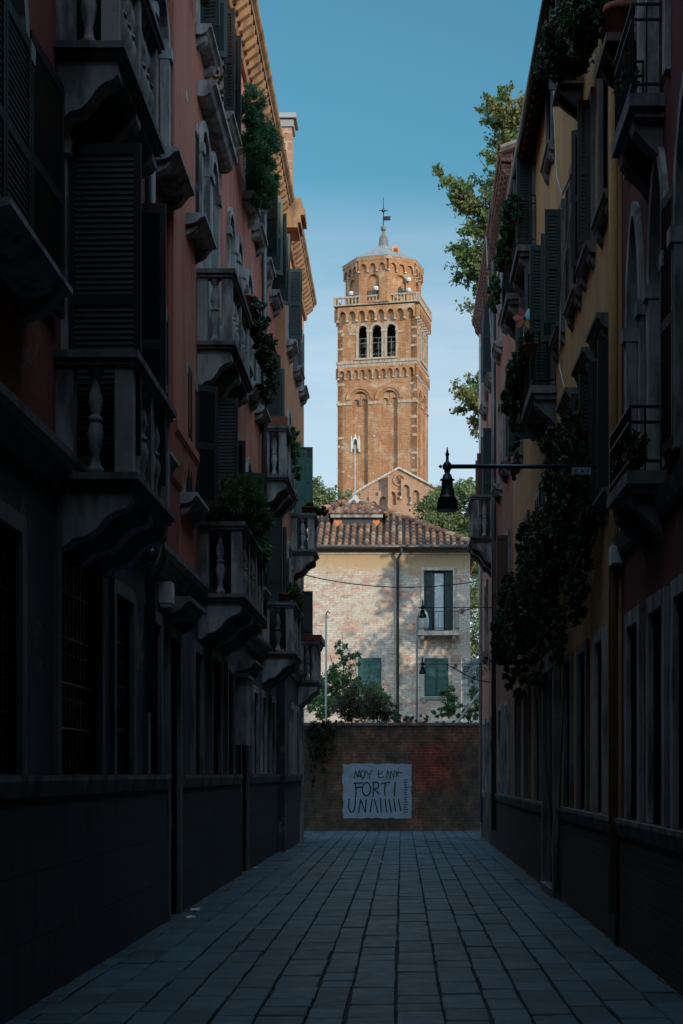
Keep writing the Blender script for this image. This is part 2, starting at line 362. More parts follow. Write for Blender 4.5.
def window(bld, fr, u0, u1, z0, z1, kind=None, frame='stone', fw=.11, sill=True, hood=None, shut=None, smat='green', bars=False, door=False, hoodp=.2, sillp=.2, pane='glass', sw=None, grille=False, sa=(95, 100)):
    mb = MB().quad(fr(u0, z0, -.20), fr(u1, z0, -.20), fr(u1, z1, -.20), fr(u0, z1, -.20))
    w = mb.build('door' if door else 'window', pane, bld)
    cs = MB(); um = (u0 + u1) / 2
    cs.box(fr, um - .03, um + .03, z0 + .02, z1, -.19, -.15)
    for a, b in ((u0 + .001, u0 + .05), (u1 - .05, u1 - .001)): cs.box(fr, a, b, z0 + .02, z1, -.19, -.14)
    for i in range(4):
        zz = z0 + .04 + (z1 - z0 - .1) * i / 3.0; cs.box(fr, u0 + .05, u1 - .05, zz - .02, zz + .03, -.185, -.155)
    cs.build('casement', 'brownwood', w)
    if frame:
        rise = (u1 - u0) / 2 if kind == 'arch' else .9
        g = -.002
        if kind:
            pin = [(u0 - g, z0)] + arc_top(u0 - g, u1 + g, z1, rise, pointed=kind == 'gothic') + [(u1 + g, z0)]
            po = [(u0 - fw, z0)] + arc_top(u0 - fw, u1 + fw, z1 + fw, rise + fw, pointed=kind == 'gothic') + [(u1 + fw, z0)]
        else:
            pin = [(u0, z0), (u0, z1), (u1, z1), (u1, z0)]; po = [(u0 - fw, z0), (u0 - fw, z1 + fw), (u1 + fw, z1 + fw), (u1 + fw, z0)]
        sb = MB().strip(fr, pin, po, -.05, .045)
        if kind:                                       # springing blocks
            for a in (u0, u1):
                sb.box(fr, a - .5 * fw - .08 if a == u0 else a - .01, a + .01 if a == u0 else a + .5 * fw + .08, z1 - rise - .1, z1 - rise + .02, -.06, .075)
        sb.build('frame', frame, w)
    if sill: ledge(fr, u0 - .17, u1 + .17, z0, sillp, .13, frame or 'stone_dark', w, 'sill')
    if hood: ledge(fr, u0 - .22, u1 + .22, z1 + hood, hoodp, .16, frame or 'stone_dark', w, 'hood', False)
    zt = z1 - ((u1 - u0) / 2 if kind == 'arch' else 0)
    if kind == 'gothic': zt = z1 - .55
    lw = sw or (u1 - u0) / 2
    if shut == 'open':
        shutter_leaf(fr, u0 - .01, z0 + .02, zt, lw, sa[0], smat, w, -1); shutter_leaf(fr, u1 + .01, z0 + .02, zt, lw, sa[1], smat, w, 1)
    elif shut == 'flat':
        shutter_leaf(fr, u0 - .02, z0 + .02, zt, lw, 176, smat, w, -1); shutter_leaf(fr, u1 + .02, z0 + .02, zt, lw, 176, smat, w, 1)
    elif shut == 'closed':
        shutter_leaf(fr, u0 + .01, z0 + .02, zt, lw - .015, 0, smat, w, -1); shutter_leaf(fr, u1 - .01, z0 + .02, zt, lw - .015, 0, smat, w, 1)
    elif shut == 'half':
        shutter_leaf(fr, u0 + .01, z0 + .02, zt, lw - .015, 0, smat, w, -1); shutter_leaf(fr, u1 + .01, z0 + .02, zt, lw, sa[1], smat, w, 1)
    if grille:
        gb = MB(); n = max(3, int((u1 - u0) / .13))
        for i in range(1, n): uu = u0 + (u1 - u0) * i / n; gb.tube([fr(uu, z0 + .01, -.03), fr(uu, z1 - .01, -.03)], .011, 5)
        m = int((z1 - z0) / .35)
        for i in range(1, m):
            zz = z0 + (z1 - z0) * i / m; gb.tube([fr(u0 + .003, zz, -.03), fr(u1 - .003, zz, -.03)], .010, 5)
            for j in range(n - 1):
                uc = u0 + (u1 - u0) * (j + .5) / n; gb.tube([fr(uc + .05 * math.cos(t), zz + .16 + .07 * math.sin(t), -.028) for t in np.linspace(0, 5, 8)], .007, 4)
        gb.build('grille', 'iron', w)
    return w

BALPROF = [(.060, 0), (.060, .05), (.040, .065), (.036, .10), (.030, .14), (.052, .24), (.060, .31), (.046, .37), (.040, .395), (.052, .40), (.052, .425), (.040, .43), (.030, .45), (.055, .52), (.048, .58), (.026, .68), (.024, .72), (.046, .735), (.046, .76), (.060, .765), (.060, .80)]
_bal = None
def baluster(fr, u, w, z, h, mat, parent):
    global _bal
    key = (mat, round(h, 2))
    if _bal is None: _bal = {}
    base = wloc(parent)
    if key not in _bal:
        mb = MB().lathe((0, 0, 0), [(r * 1.05, zz * h / .8) for r, zz in BALPROF], 10)
        o = mb.build('baluster', mat, parent, True, at=(0, 0, 0)); _bal[key] = o.data
        o.location = Vector(fr(u, z, w)) - base; return o
    o = bpy.data.objects.new('baluster', _bal[key]); C.objects.link(o); o.parent = parent; o.location = Vector(fr(u, z, w)) - base
    return o

def balcony(bld, fr, u0, u1, z, p, bays=2, per=3, mat='stone_dark', smat='stone', rail_h=.90, bracket=.42, endb=1):
    """stone balcony: floor top at z, reaching p from the wall"""
    e = .05
    sl = MB()
    for a, b, x in ((0, .05, 0), (.05, .09, .035), (.09, .15, .07)):
        sl.box(fr, u0 - e + x, u1 + e - x, z - b, z - a, .002, p + e - x)
    b = sl.build('balcony', mat, bld, at=fr(u0, z))
    def prof(zb, h, pp): return [(.003, zb), (pp, zb), (pp, zb - .06), (pp * .93, zb - .10), (pp * .80, zb - .12), (pp * .66, zb - .17), (pp * .55, zb - .25), (pp * .40, zb - .32 * h / .42), (pp * .22, zb - .34 * h / .42), (pp * .12, zb - .40 * h / .42), (.003, zb - h)]
    nb = 2 if u1 - u0 < 1.6 else 3
    for i in range(nb):
        uu = u0 + .02 + (u1 - u0 - .24) * i / (nb - 1)
        MB().prism(fr, prof(z - .152, bracket, p * .97), uu, uu + .2).build('bracket', smat, b)
    zr = z + rail_h; ph = .13
    rl = MB()
    for u_a, u_b, wa, wb in ((u0 - e, u1 + e, p - .12, p + e), (u0 - e, u0 + .13, .003, p - .12), (u1 - .13, u1 + e, .003, p - .12)):
        rl.box(fr, u_a, u_b, zr - .055, zr, wa, wb)
        rl.box(fr, u_a + .025 * (u_a < u0), u_b - .025 * (u_b > u1), zr - .10, zr - .055, wa, wb - .025 * (wb > p))
    rl.build('rail', mat, b)
    h = rail_h - .10
    posts = [(u0, p - ph), (u1 - ph, p - ph), (u0, .003), (u1 - ph, .003)]
    for i in range(1, bays): posts.append((u0 + (u1 - u0) * i / bays - ph / 2, p - ph))
    for (a, c) in posts: MB().box(fr, a, a + ph, z, zr - .10, c, c + ph).build('post', smat, b)
    for side in (u0 + ph / 2, u1 - ph / 2):
        for j in range(endb): baluster(fr, side, ph + (p - 2 * ph) * (j + .5) / endb, z, h, smat, b)
    for i in range(bays):
        a = u0 + (u1 - u0) * i / bays + ph * (.5 if i else 1); c = u0 + (u1 - u0) * (i + 1) / bays - ph * (.5 if i < bays - 1 else 1)
        for j in range(per): baluster(fr, a + (c - a) * (j + .5) / per, p - ph / 2, z, h, smat, b)
    return b

def iron_balcony(bld, fr, u0, u1, z, p, h=.85, mat='stone_dark'):
    sl = MB().box(fr, u0, u1, z - .10, z, .002, p).box(fr, u0 + .04, u1 - .04, z - .17, z - .10, .002, p - .05)
    b = sl.build('balcony', mat, bld, at=fr(u0, z))
    for uu in (u0 + .1, u1 - .28): MB().prism(fr, [(.003, z - .172), (p * .85, z - .172), (p * .8, z - .24), (p * .5, z - .34), (p * .2, z - .42), (.003, z - .5)], uu, uu + .18).build('bracket', mat, b)
    g = MB(); q = p - .03
    for zz in (z + h, z + h - .12, z + .08):
        g.tube([fr(u0 + .03, zz, .01), fr(u0 + .03, zz, q), fr(u1 - .03, zz, q), fr(u1 - .03, zz, .01)], .014, 5)
    n = int((u1 - u0) / .11)
    for i in range(n + 1):
        uu = u0 + .03 + (u1 - u0 - .06) * i / n; g.tube([fr(uu, z, q), fr(uu, z + h, q)], .008, 4)
    m = max(2, int(p / .11))
    for s_ in (u0 + .03, u1 - .03):
        for i in range(m): g.tube([fr(s_, z, .02 + q * i / m), fr(s_, z + h, .02 + q * i / m)], .008, 4)
    g.build('railing', 'iron', b)
    return b

def pipe(bld, pts, r, mat='pipe', clamps=()):
    o = MB().tube(pts, r, 10).build('downpipe', mat, bld, True)
    for (x, y, z) in clamps: MB().tube([(x, y, z - .03), (x, y, z + .03)], r * 1.35, 10).build('clamp', 'plastic', o)
    return o

def body(bld, mat, x0, x1, y0, y1, z0, z1):
    MB().box(W0, x0, x1, z0, z1, y0, y1).build('wall', mat, bld)

def tiled_roof(bld, fr, u0, u1, z, back, rise, over, thick=.08, drop=None):
    """a single pitch from the eave up to a ridge 'back' metres behind the wall, then down again"""
    mb = MB(); o = over; drop = over * .35 if drop is None else drop
    mb.prism(fr, [(o, z - drop), (o, z - drop + thick), (-back, z + rise + thick), (-back, z + rise)], u0, u1)
    mb.prism(fr, [(-back - .001, z + rise), (-back - .001, z + rise + thick), (-2 * back, z + thick), (-2 * back, z)], u0, u1)
    n = int((u1 - u0) / .25); L = math.hypot(back + o, rise + drop)
    for i in range(n + 1):
        uu = u0 + (u1 - u0) * i / n
        p0 = Vector(fr(uu, z - drop + thick, o + .04)); p1 = Vector(fr(uu, z + rise + thick, -back))
        mb.tube([p0, p0.lerp(p1, .12), p0.lerp(p1, .5), p1], .075, 6)
    return mb.build('roof', 'tile', bld)

# ------------------------------------------------------------------ leaves
def leaf_mesh(name, centers, size, mat, parent, rng, hang=0.0, at=None, aspect=.6):
    n = len(centers); c = np.asarray(centers, float)
    d = rng.normal(size=(n, 3)); d[:, 2] -= hang; d /= np.linalg.norm(d, axis=1)[:, None] + 1e-9
    e = rng.normal(size=(n, 3)); e -= (e * d).sum(1)[:, None] * d; e /= np.linalg.norm(e, axis=1)[:, None] + 1e-9
    f = np.cross(d, e); s = (size * rng.uniform(.6, 1.35, n))[:, None]
    v = np.stack([c - d * s * .5, c + e * s * aspect * .5 - d * s * .08 + f * s * .08, c + d * s * .55, c - e * s * aspect * .5 - d * s * .08 + f * s * .08], 1).reshape(-1, 3)
    at = Vector(at) if at is not None else (wloc(parent) if parent is not None else Vector(c[0]))
    v -= np.array(at)
    me = bpy.data.meshes.new(name)
    idx = np.arange(n * 4).reshape(-1, 4)
    tri = np.concatenate([idx[:, [0, 1, 2]], idx[:, [0, 2, 3]]]).tolist()
    me.from_pydata(v.tolist(), [], tri); me.materials.append(M[mat])
    o = bpy.data.objects.new(name, me); C.objects.link(o)
    if parent is not None: o.parent = parent; o.location = at - wloc(parent)
    else: o.location = at
    return o

def clumps(rng, lobes, per, spread=1.0):
    """lobes = (x, y, z, rx, ry, rz, weight): uneven clouds of leaf positions gathered in small clumps"""
    out = []
    for x, y, z, rx, ry, rz, w in lobes:
        nc = max(3, int(w))
        for _ in range(nc):
            d = rng.normal(size=3); d /= np.linalg.norm(d); r = rng.uniform(.25, 1.0) ** .5
            cc = np.array([x, y, z]) + d * r * np.array([rx, ry, rz])
            cr = min(rx, ry, rz) * rng.uniform(.12, .34) * spread
            out.append(cc + rng.normal(size=(int(per * rng.uniform(.4, 1.4)), 3)) * cr * .6)
    return np.concatenate(out)

def foliage_thing(name, label, cat, base, lobes, per, size, mat, seed, group=None, stems=(), pot=None, hang=0.0, potmat='terracotta', aspect=.6, stem_r=.012):
    rng = np.random.default_rng(seed)
    t = thing(name, label, cat, base, group)
    leaf_mesh('foliage', clumps(rng, lobes, per), size, mat, t, rng, hang, aspect=aspect)
    if stems:
        m = MB()
        for s in stems: m.tube(s, [stem_r, stem_r * .5] if len(s) == 2 else [stem_r * (1 - .6 * i / (len(s) - 1)) for i in range(len(s))], 5)
        m.build('stem', 'bark', t)
    if pot:
        for (x, y, z, r, h) in pot:
            MB().lathe((x, y, z), [(r * .72, 0), (r * .95, h * .8), (r * 1.08, h * .81), (r * 1.08, h), (r * .9, h), (r * .85, h * .9)], 14).build('pot', potmat, t, True)
    return t

def tree(label, base, top, lobes, per, size, mat, seed, group=None, r0=.22, name='tree', spread=1.0):
    rng = np.random.default_rng(seed); t = thing(name, label, 'tree', base, group)
    b = Vector(base); tp = Vector(top); m = MB()
    mid = b.lerp(tp, .5) + Vector((rng.normal() * .2, rng.normal() * .2, 0))
    m.tube([b, b.lerp(mid, .5), mid, tp], [r0, r0 * .8, r0 * .55, r0 * .15], 9)
    for x, y, z, rx, ry, rz, w in lobes:
        e = Vector((x, y, z)); s = b.lerp(tp, min(.9, max(.3, (z - base[2]) / (top[2] - base[2]) - .2)))
        md = s.lerp(e, .5) + Vector((0, 0, (e - s).length * .12)); m.tube([s, md, e], [r0 * .3, r0 * .16, r0 * .06], 6)
        for _ in range(7):
            d = Vector(rng.normal(size=3)); d.normalize(); q = e + Vector((d.x * rx, d.y * ry, d.z * rz)) * .85
            m.tube([md.lerp(e, .6), q], [r0 * .06, .008], 4)
    m.build('trunk', 'bark', t, True)
    leaf_mesh('crown', clumps(rng, lobes, per, spread), size, mat, t, rng)
    return t

def P(px, py, d): return (( px - VX) * d / F, d, EYE + (VY - py) * d / F)

exec_parts = []
SKYS, SUNS, EXPO = .10, 2.4, 0.55
CLOUD = (5.4, 5.6, 6.4)
FILLSKY = (7.4, 10.4, 13.0)

# ================================================================== THE SETTING
rp = random.Random(12); pv = MB()
x = -5.2
while x < 5.4:                                         # rows of worn slabs running down the alley
    wd = rp.uniform(.25, .36); y = -3.0 + rp.uniform(0, .6)
    while y < 42.6:
        ln = rp.choice((rp.uniform(.34, .50), rp.uniform(.45, .72)))
        g = .002; h_y = .007; c_ = .007; zt = rp.uniform(-.006, .006); jx = rp.uniform(-.006, .006)
        a = [(x + g + jx + rp.uniform(0, .010), y + h_y), (x + wd - g + jx - rp.uniform(0, .010), y + h_y + rp.uniform(0, .014)), (x + wd - g + jx - rp.uniform(0, .010), y + ln - h_y), (x + g + jx + rp.uniform(0, .010), y + ln - h_y - rp.uniform(0, .014))]
        zs_ = [zt + rp.uniform(-.003, .003) for _ in a]; mx_, my_ = x + wd / 2, y + ln / 2
        top = [(p[0] + (c_ if p[0] < mx_ else -c_), p[1] + (c_ if p[1] < my_ else -c_), z + .012) for p, z in zip(a, zs_)]
        mid = [(p[0], p[1], z + .003) for p, z in zip(a, zs_)]; bot = [(p[0], p[1], -.02) for p in a]
        pv.add(top + mid + bot, [(0, 1, 2, 3)] + [(4 + i, 4 + (i + 1) % 4, (i + 1) % 4, i) for i in range(4)] + [(8 + i, 8 + (i + 1) % 4, 4 + (i + 1) % 4, 4 + i) for i in range(4)])
        y += ln
    x += wd
struct(pv.build('pavement', 'paving', at=(0, 0, 0)))
struct(MB().quad((-16, -30, -.012), (16, -30, -.012), (16, 43, -.012), (-16, 43, -.012)).build('paving_bed', 'ground_dark', at=(0, 0, 0)))
struct(MB().quad((-2500, -1500, -.03), (2500, -1500, -.03), (2500, 3500, -.03), (-2500, 3500, -.03)).build('ground', 'ground', at=(0, 0, 0)))

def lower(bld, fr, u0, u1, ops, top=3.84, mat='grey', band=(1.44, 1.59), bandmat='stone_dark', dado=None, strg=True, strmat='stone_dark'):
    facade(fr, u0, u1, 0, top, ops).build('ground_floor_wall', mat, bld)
    segs = []; cur = u0
    for o in sorted(ops):
        if o[2] < .5: segs.append((cur, o[0] - .13)); cur = o[1] + .13
    segs.append((cur, u1))
    b = MB()
    for a, c in segs: b.prism(fr, [(.003, band[0]), (.05, band[0]), (.075, band[1] - .04), (.075, band[1]), (.003, band[1])], a, c)
    b.build('sill_course', bandmat, bld)
    if dado:
        d = MB()
        for a, c in segs: d.box(fr, a, c, -.01, band[0] - .002, .003, .03)
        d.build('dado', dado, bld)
    if strg:
        MB().prism(fr, [(.004, top - .14), (.05, top - .14), (.06, top - .06), (.13, top), (.15, top + .06), (.15, top + .12), (.004, top + .16)], u0, u1).build('string_course', strmat, bld)

# ------------------------------------------------------------------ left side, nearest house (dark red)
A = thing('apartment_building', 'dark red stuccoed house nearest on the left, with two stacked stone balconies', 'building', (LW, 8, 0))
g_ops = [(-10, -8.8, 1.6, 3.2, None), (8.5, 9.95, 1.6, 3.2, None), (11.1, 12.6, 1.6, 3.35, None), (13.25, 14.1, 1.6, 3.2, None), (15.0, 15.7, 1.6, 3.15, None), (16.3, 17.05, 0, 3.1, None)]
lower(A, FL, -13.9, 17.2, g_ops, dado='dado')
aup = [(3.0, 4.2, 4.9, 7.0, 'arch'), (6.2, 7.4, 4.9, 7.0, 'arch'), (8.75, 10.05, 4.9, 7.15, 'arch'), (11.35, 12.45, 3.98, 6.9, 'arch'), (13.35, 14.15, 4.9, 6.9, 'arch'), (14.95, 15.75, 4.9, 6.9, 'arch'),
       (8.9, 10.1, 8.0, 9.9, 'arch'), (11.4, 12.5, 7.05, 9.9, 'arch'), (15.35, 16.2, 7.95, 9.85, 'arch'), (13.4, 14.2, 7.95, 9.85, 'arch'), (11.5, 12.4, 10.85, 12.3, None), (15.3, 16.1, 10.85, 12.3, None)]
facade(FL, -13.9, 17.2, 3.84, 13.0, aup).build('wall', 'red_dark', A)
body(A, 'red_dark', LW - 8, LW - .26, -13.9, 17.2, 0, 12.99)
for o in g_ops[:5]: window(A, FL, *o[:4], frame='stone_dark', fw=.12, sill=False, grille=True)
window(A, FL, *g_ops[5][:4], frame='stone_dark', fw=.12, sill=False, door=True)
ledge(FL, 16.0, 17.3, 3.50, .30, .18, 'stone_dark', A, 'door_canopy')
window(A, FL, *aup[0], shut='flat'); window(A, FL, *aup[1], shut='flat')
wn = window(A, FL, *aup[2], shut='closed', smat='black', fw=.1, sillp=.32)
shutter_leaf(FL, 10.2, 4.95, 6.66, .85, 178, 'black', wn, 1)
window(A, FL, *aup[3], door=True, sill=False, shut='open', smat='black', fw=.1, sw=.55, sa=(92, 92))
window(A, FL, *aup[4], shut='open', smat='black', sw=.32, sa=(96, 150)); window(A, FL, *aup[5], shut='flat', smat='green', sw=.3)
window(A, FL, *aup[6], shut='open', smat='black', sw=.3); window(A, FL, *aup[7], door=True, sill=False, shut='open', smat='black', sw=.4)
window(A, FL, *aup[8], sillp=.3); window(A, FL, *aup[9], shut='flat'); window(A, FL, *aup[10], shut='open', sw=.3); window(A, FL, *aup[11], shut='flat')
balcony(A, FL, 11.07, 12.87, 3.82, .57, 2, 3, bracket=.40)
balcony(A, FL, 11.07, 12.87, 6.99, .47, 2, 4, bracket=.42)
# hanging pilaster at the joint
pl = MB().box(FL, 16.35, 18.05, 5.45, 12.9, .004, .07)
pl.prism(FL, [(.004, 5.45), (.12, 5.45), (.12, 5.36), (.09, 5.30), (.07, 5.1), (.03, 4.9), (.004, 4.85)], 16.3, 18.1)
pl.build('pilaster', 'orange', A)
pipe(A, [(LW + .10, 14.65, 12.8), (LW + .10, 14.65, 4.2), (LW + .22, 14.65, 4.05), (LW + .22, 14.65, 3.7), (LW + .10, 14.65, 3.5), (LW + .10, 14.65, 2.2)], .055, clamps=[(LW + .10, 14.65, 6.35), (LW + .10, 14.65, 9.2)])

def eave_cornice(bld, fr, u0, u1, zb, zt, p, mat='cornice', pitch=.30):
    h = zt - zb
    mb = MB().prism(fr, [(.004, zb - .1), (.06, zb - .1), (.09, zb - .04), (.03, zb), (.03, zb + h * .60), (p * .8, zb + h * .62), (p * .82, zb + h * .72), (p * .95, zb + h * .8), (p, zb + h * .88), (p, zt), (.004, zt)], u0, u1)
    n = int((u1 - u0) / pitch)
    for i in range(n):
        u = u0 + (i + .25) * (u1 - u0) / n
        mb.prism(fr, [(.031, zb - .02), (p * .35, zb + h * .06), (p * .72, zb + h * .32), (p * .76, zb + h * .615), (.031, zb + h * .615)], u, u + pitch * .38)
    return mb.build('cornice', mat, bld)

# ------------------------------------------------------------------ left side, second house (orange)
B = thing('apartment_building', 'orange red house in the middle of the left side, under a long toothed cornice', 'building', (LW, 24, 0))
gb = [(18.3, 18.95, 1.6, 3.1, None), (20.0, 20.9, 1.6, 3.15, None), (21.8, 22.5, 1.6, 3.1, None), (23.6, 24.6, 0, 3.0, None), (25.6, 26.3, 1.6, 3.0, None), (27.2, 27.9, 1.6, 3.0, None), (29.1, 29.8, 1.6, 3.0, None)]
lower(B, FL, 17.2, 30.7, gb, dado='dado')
bup = [(17.45, 18.25, 4.85, 6.75, 'arch'), (19.2, 20.1, 3.98, 6.85, 'arch'), (20.55, 21.45, 3.98, 6.85, 'arch'), (22.75, 23.55, 4.85, 6.75, 'arch'), (24.5, 25.3, 4.85, 6.75, 'arch'), (27.9, 28.8, 3.98, 6.8, 'arch'), (26.2, 26.9, 4.85, 6.75, 'arch'),
       (19.0, 19.65, 7.1, 9.85, 'arch'), (19.95, 20.6, 7.1, 9.85, 'arch'), (22.0, 22.65, 8.0, 9.9, 'arch'), (23.15, 23.8, 8.0, 9.9, 'arch'), (24.6, 25.35, 8.0, 9.9, 'arch'), (26.2, 26.95, 8.0, 9.9, 'arch'), (28.0, 28.8, 7.1, 9.8, 'arch'), (17.4, 18.15, 8.05, 9.85, 'arch'),
       (18.75, 19.45, 10.9, 12.4, None), (21.2, 21.95, 10.9, 12.4, None), (24.2, 24.9, 10.95, 12.4, None), (25.6, 26.3, 10.95, 12.4, None), (27.3, 28.0, 10.95, 12.4, None), (29.1, 29.8, 10.95, 12.4, None)]
facade(FL, 17.2, 30.7, 3.84, 13.0, bup).build('wall', 'orange', B)
body(B, 'orange', LW - 8, LW - .26, 17.2, 30.7, 0, 12.99)
for i, o in enumerate(gb): window(B, FL, *o[:4], frame='stone' if i > 3 else 'stone_dark', fw=.12, sill=False, grille=i != 3, door=i == 3)
ledge(FL, 23.4, 24.8, 3.38, .28, .16, 'stone_dark', B, 'door_canopy')
spec = [dict(shut='half', smat='black', sw=.3, sa=(0, 120)), dict(door=True, sill=False, shut='open', smat='black', sw=.42, sa=(92, 170)), dict(door=True, sill=False, shut='open', smat='black', sw=.3, sa=(120, 120)), dict(shut='half', sa=(0, 110), sw=.36), dict(shut='flat'), dict(door=True, sill=False, shut='open', smat='green', sw=.3), dict(shut='closed'),
        dict(door=True, sill=False, frame='stone', fw=.13), dict(door=True, sill=False, fw=.13, hood=None), dict(shut=None), dict(shut=None), dict(shut='flat', sw=.3), dict(shut=None), dict(door=True, sill=False, shut='open', sw=.26), dict(sillp=.3, shut='flat', sw=.3, smat='black'),
        dict(shut='open', sw=.25, sa=(100, 100), smat='green'), dict(shut='open', sw=.16, sa=(95, 80), smat='black'), dict(shut='open', sw=.3, sa=(110, 120)), dict(shut='flat', sw=.3), dict(shut='open', sw=.32, sa=(120, 120)), dict(shut='open', sw=.34, sa=(120, 125))]
for o, kw in zip(bup, spec): window(B, FL, *o, **kw)
ledge(FL, 18.75, 21.2, 10.28, .24, .2, 'stone', B, 'hood', False)
balcony(B, FL, 18.8, 21.75, 3.86, .55, 3, 3)
balcony(B, FL, 18.7, 20.85, 6.99, .44, 2, 4)
balcony(B, FL, 27.4, 29.6, 7.06, .44, 2, 4)
balcony(B, FL, 27.4, 29.45, 3.84, .57, 2, 4)
eave_cornice(B, FL, 17.2, 30.68, 12.88, 13.30, .38)
tiled_roof(B, FL, 17.2, 30.7, 13.32, 4.2, 1.5, .28)
pipe(B, [(LW + .09, 26.9, 12.8), (LW + .09, 26.9, 4.2)], .05)
ch = MB().box(W0, -2.62, -2.30, 12.9, 15.25, 31.3, 31.75).build('chimney', 'church', B)
MB().box(W0, -2.68, -2.20, 15.26, 15.36, 31.2, 31.85).box(W0, -2.66, -2.26, 15.1, 15.24, 31.26, 31.79).build('chimney_cap', 'lead', ch)
# pale cabinet by a ground floor window
t = thing('meter_cabinet', 'tall pale wall cabinet with a small sloping ledge low on the orange left house', 'cabinet', (LW, 23.0, 2.0))
MB().box(FL, 22.72, 23.35, 2.05, 3.05, .004, .2).build('cabinet_body', 'stone', t)
MB().prism(FL, [(.004, 3.055), (.25, 3.055), (.24, 3.1), (.004, 3.18)], 22.66, 23.41).build('ledge', 'stone_dark', t)

# ------------------------------------------------------------------ left side, far house (pale orange)
D0 = thing('apartment_building', 'pale orange house at the far left end, nearest the garden wall', 'building', (LW, 34, 0))
gc = [(32.0, 32.7, 1.6, 3.0, None), (33.6, 34.3, 1.6, 3.0, None), (35.3, 35.9, 0, 2.8, None)]
lower(D0, FC, 30.72, 36.7, gc)
cup = [(32.7, 33.4, 6.55, 9.0, 'arch'), (34.9, 35.6, 4.0, 6.2, 'arch'), (31.3, 32.0, 4.7, 6.4, 'arch'), (31.2, 31.9, 10.6, 12.1, None), (33.2, 33.9, 10.6, 12.1, None), (34.9, 35.6, 10.6, 12.1, None), (34.9, 35.6, 7.6, 9.2, None), (31.3, 32.0, 7.5, 9.2, 'arch')]
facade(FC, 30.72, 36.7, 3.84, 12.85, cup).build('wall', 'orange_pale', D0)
body(D0, 'orange_pale', -10.5, -2.66, 30.72, 36.7, 0, 12.84)
for o in gc: window(D0, FC, *o[:4], frame='stone', fw=.13, sill=False, grille=o[2] > 1, door=o[2] < 1)
for i, o in enumerate(cup): window(D0, FC, *o, door=i < 2, sill=i > 1, shut=['open', 'open', 'flat', 'open', None, 'flat', 'open', None][i], sw=.28, smat='green2' if i == 0 else 'green', sa=(88, 175))
shutter_leaf(FC, 33.0, 7.55, 8.55, .38, 88, 'green2', D0, -1)
balcony(D0, FC, 32.4, 33.5, 6.45, .50, 1, 3, rail_h=.78)
balcony(D0, FC, 34.5, 36.1, 3.75, .45, 2, 3)
eave_cornice(D0, FC, 31.25, 36.7, 12.78, 13.15, .32)
rb = MB()
for a, b, x in ((12.7, 12.8, .30), (12.8, 12.95, .36), (12.95, 13.1, .44), (13.1, 13.3, .38)): rb.box(FL, 30.45, 31.25, a, b + .002, .0, x + .14)
rb.build('cornice_return', 'cornice', D0)
tiled_roof(D0, FC, 31.3, 36.7, 13.16, 4, 1.4, .22)
t = tag(MB().box(FC, 34.45, 36.15, 4.66, 4.80, .36, .55).box(FC, 34.45, 34.6, 4.66, 4.80, .05, .36).build('planter_tray', 'redcloth'), 'long dark red planter tray on the rail of the lowest far left balcony', 'planter')

# ------------------------------------------------------------------ right side, nearest house (crimson)
D = thing('apartment_building', 'dark crimson house nearest on the right, with pointed arch windows and pale frames', 'building', (RW, 9, 0))
gd = [(5.0, 6.2, 1.2, 2.9, None), (7.6, 8.8, 1.2, 2.9, None), (10.3, 11.05, 1.2, 2.9, None), (11.55, 12.15, 1.2, 2.9, None), (12.75, 13.35, 1.2, 2.9, None)]
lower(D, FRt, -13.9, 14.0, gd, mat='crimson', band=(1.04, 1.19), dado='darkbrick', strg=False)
dup = [(10.15, 11.0, 4.0, 6.5, 'gothic'), (11.5, 12.15, 3.95, 6.45, 'gothic'), (12.7, 13.35, 3.95, 6.45, 'gothic'), (8.0, 9.0, 4.8, 6.6, 'gothic'),
       (11.5, 12.2, 6.95, 9.3, 'gothic'), (12.75, 13.4, 6.95, 9.3, 'gothic'), (9.8, 10.6, 7.4, 9.3, 'gothic')]
facade(FRt, -13.9, 14.0, 3.84, 12.2, dup).build('wall', 'crimson', D)
body(D, 'crimson', RW + .26, 11, -13.9, 14.0, 0, 12.19)
for o in gd: window(D, FRt, *o[:4], frame='stone', fw=.13, sill=False, grille=True)
for i, o in enumerate(dup): window(D, FRt, *o, door=o[2] < 4.1 or 6.9 < o[2] < 7, sill=i in (3, 6), shut=None if i in (1, 2, 4, 5) else 'flat', smat='black', fw=.12, frame='stone')
iron_balcony(D, FRt, 11.6, 12.75, 3.95, .30, .5)
iron_balcony(D, FRt, 11.6, 12.6, 6.87, .28, .7)
MB().prism(FRt, [(.004, 3.62), (.05, 3.64), (.09, 3.78), (.004, 3.84)], -13.9, 13.98).build('string_course', 'stone_dark', D)
tiled_roof(D, FRt, -13.9, 14.0, 12.2, 4.4, 1.5, .4)

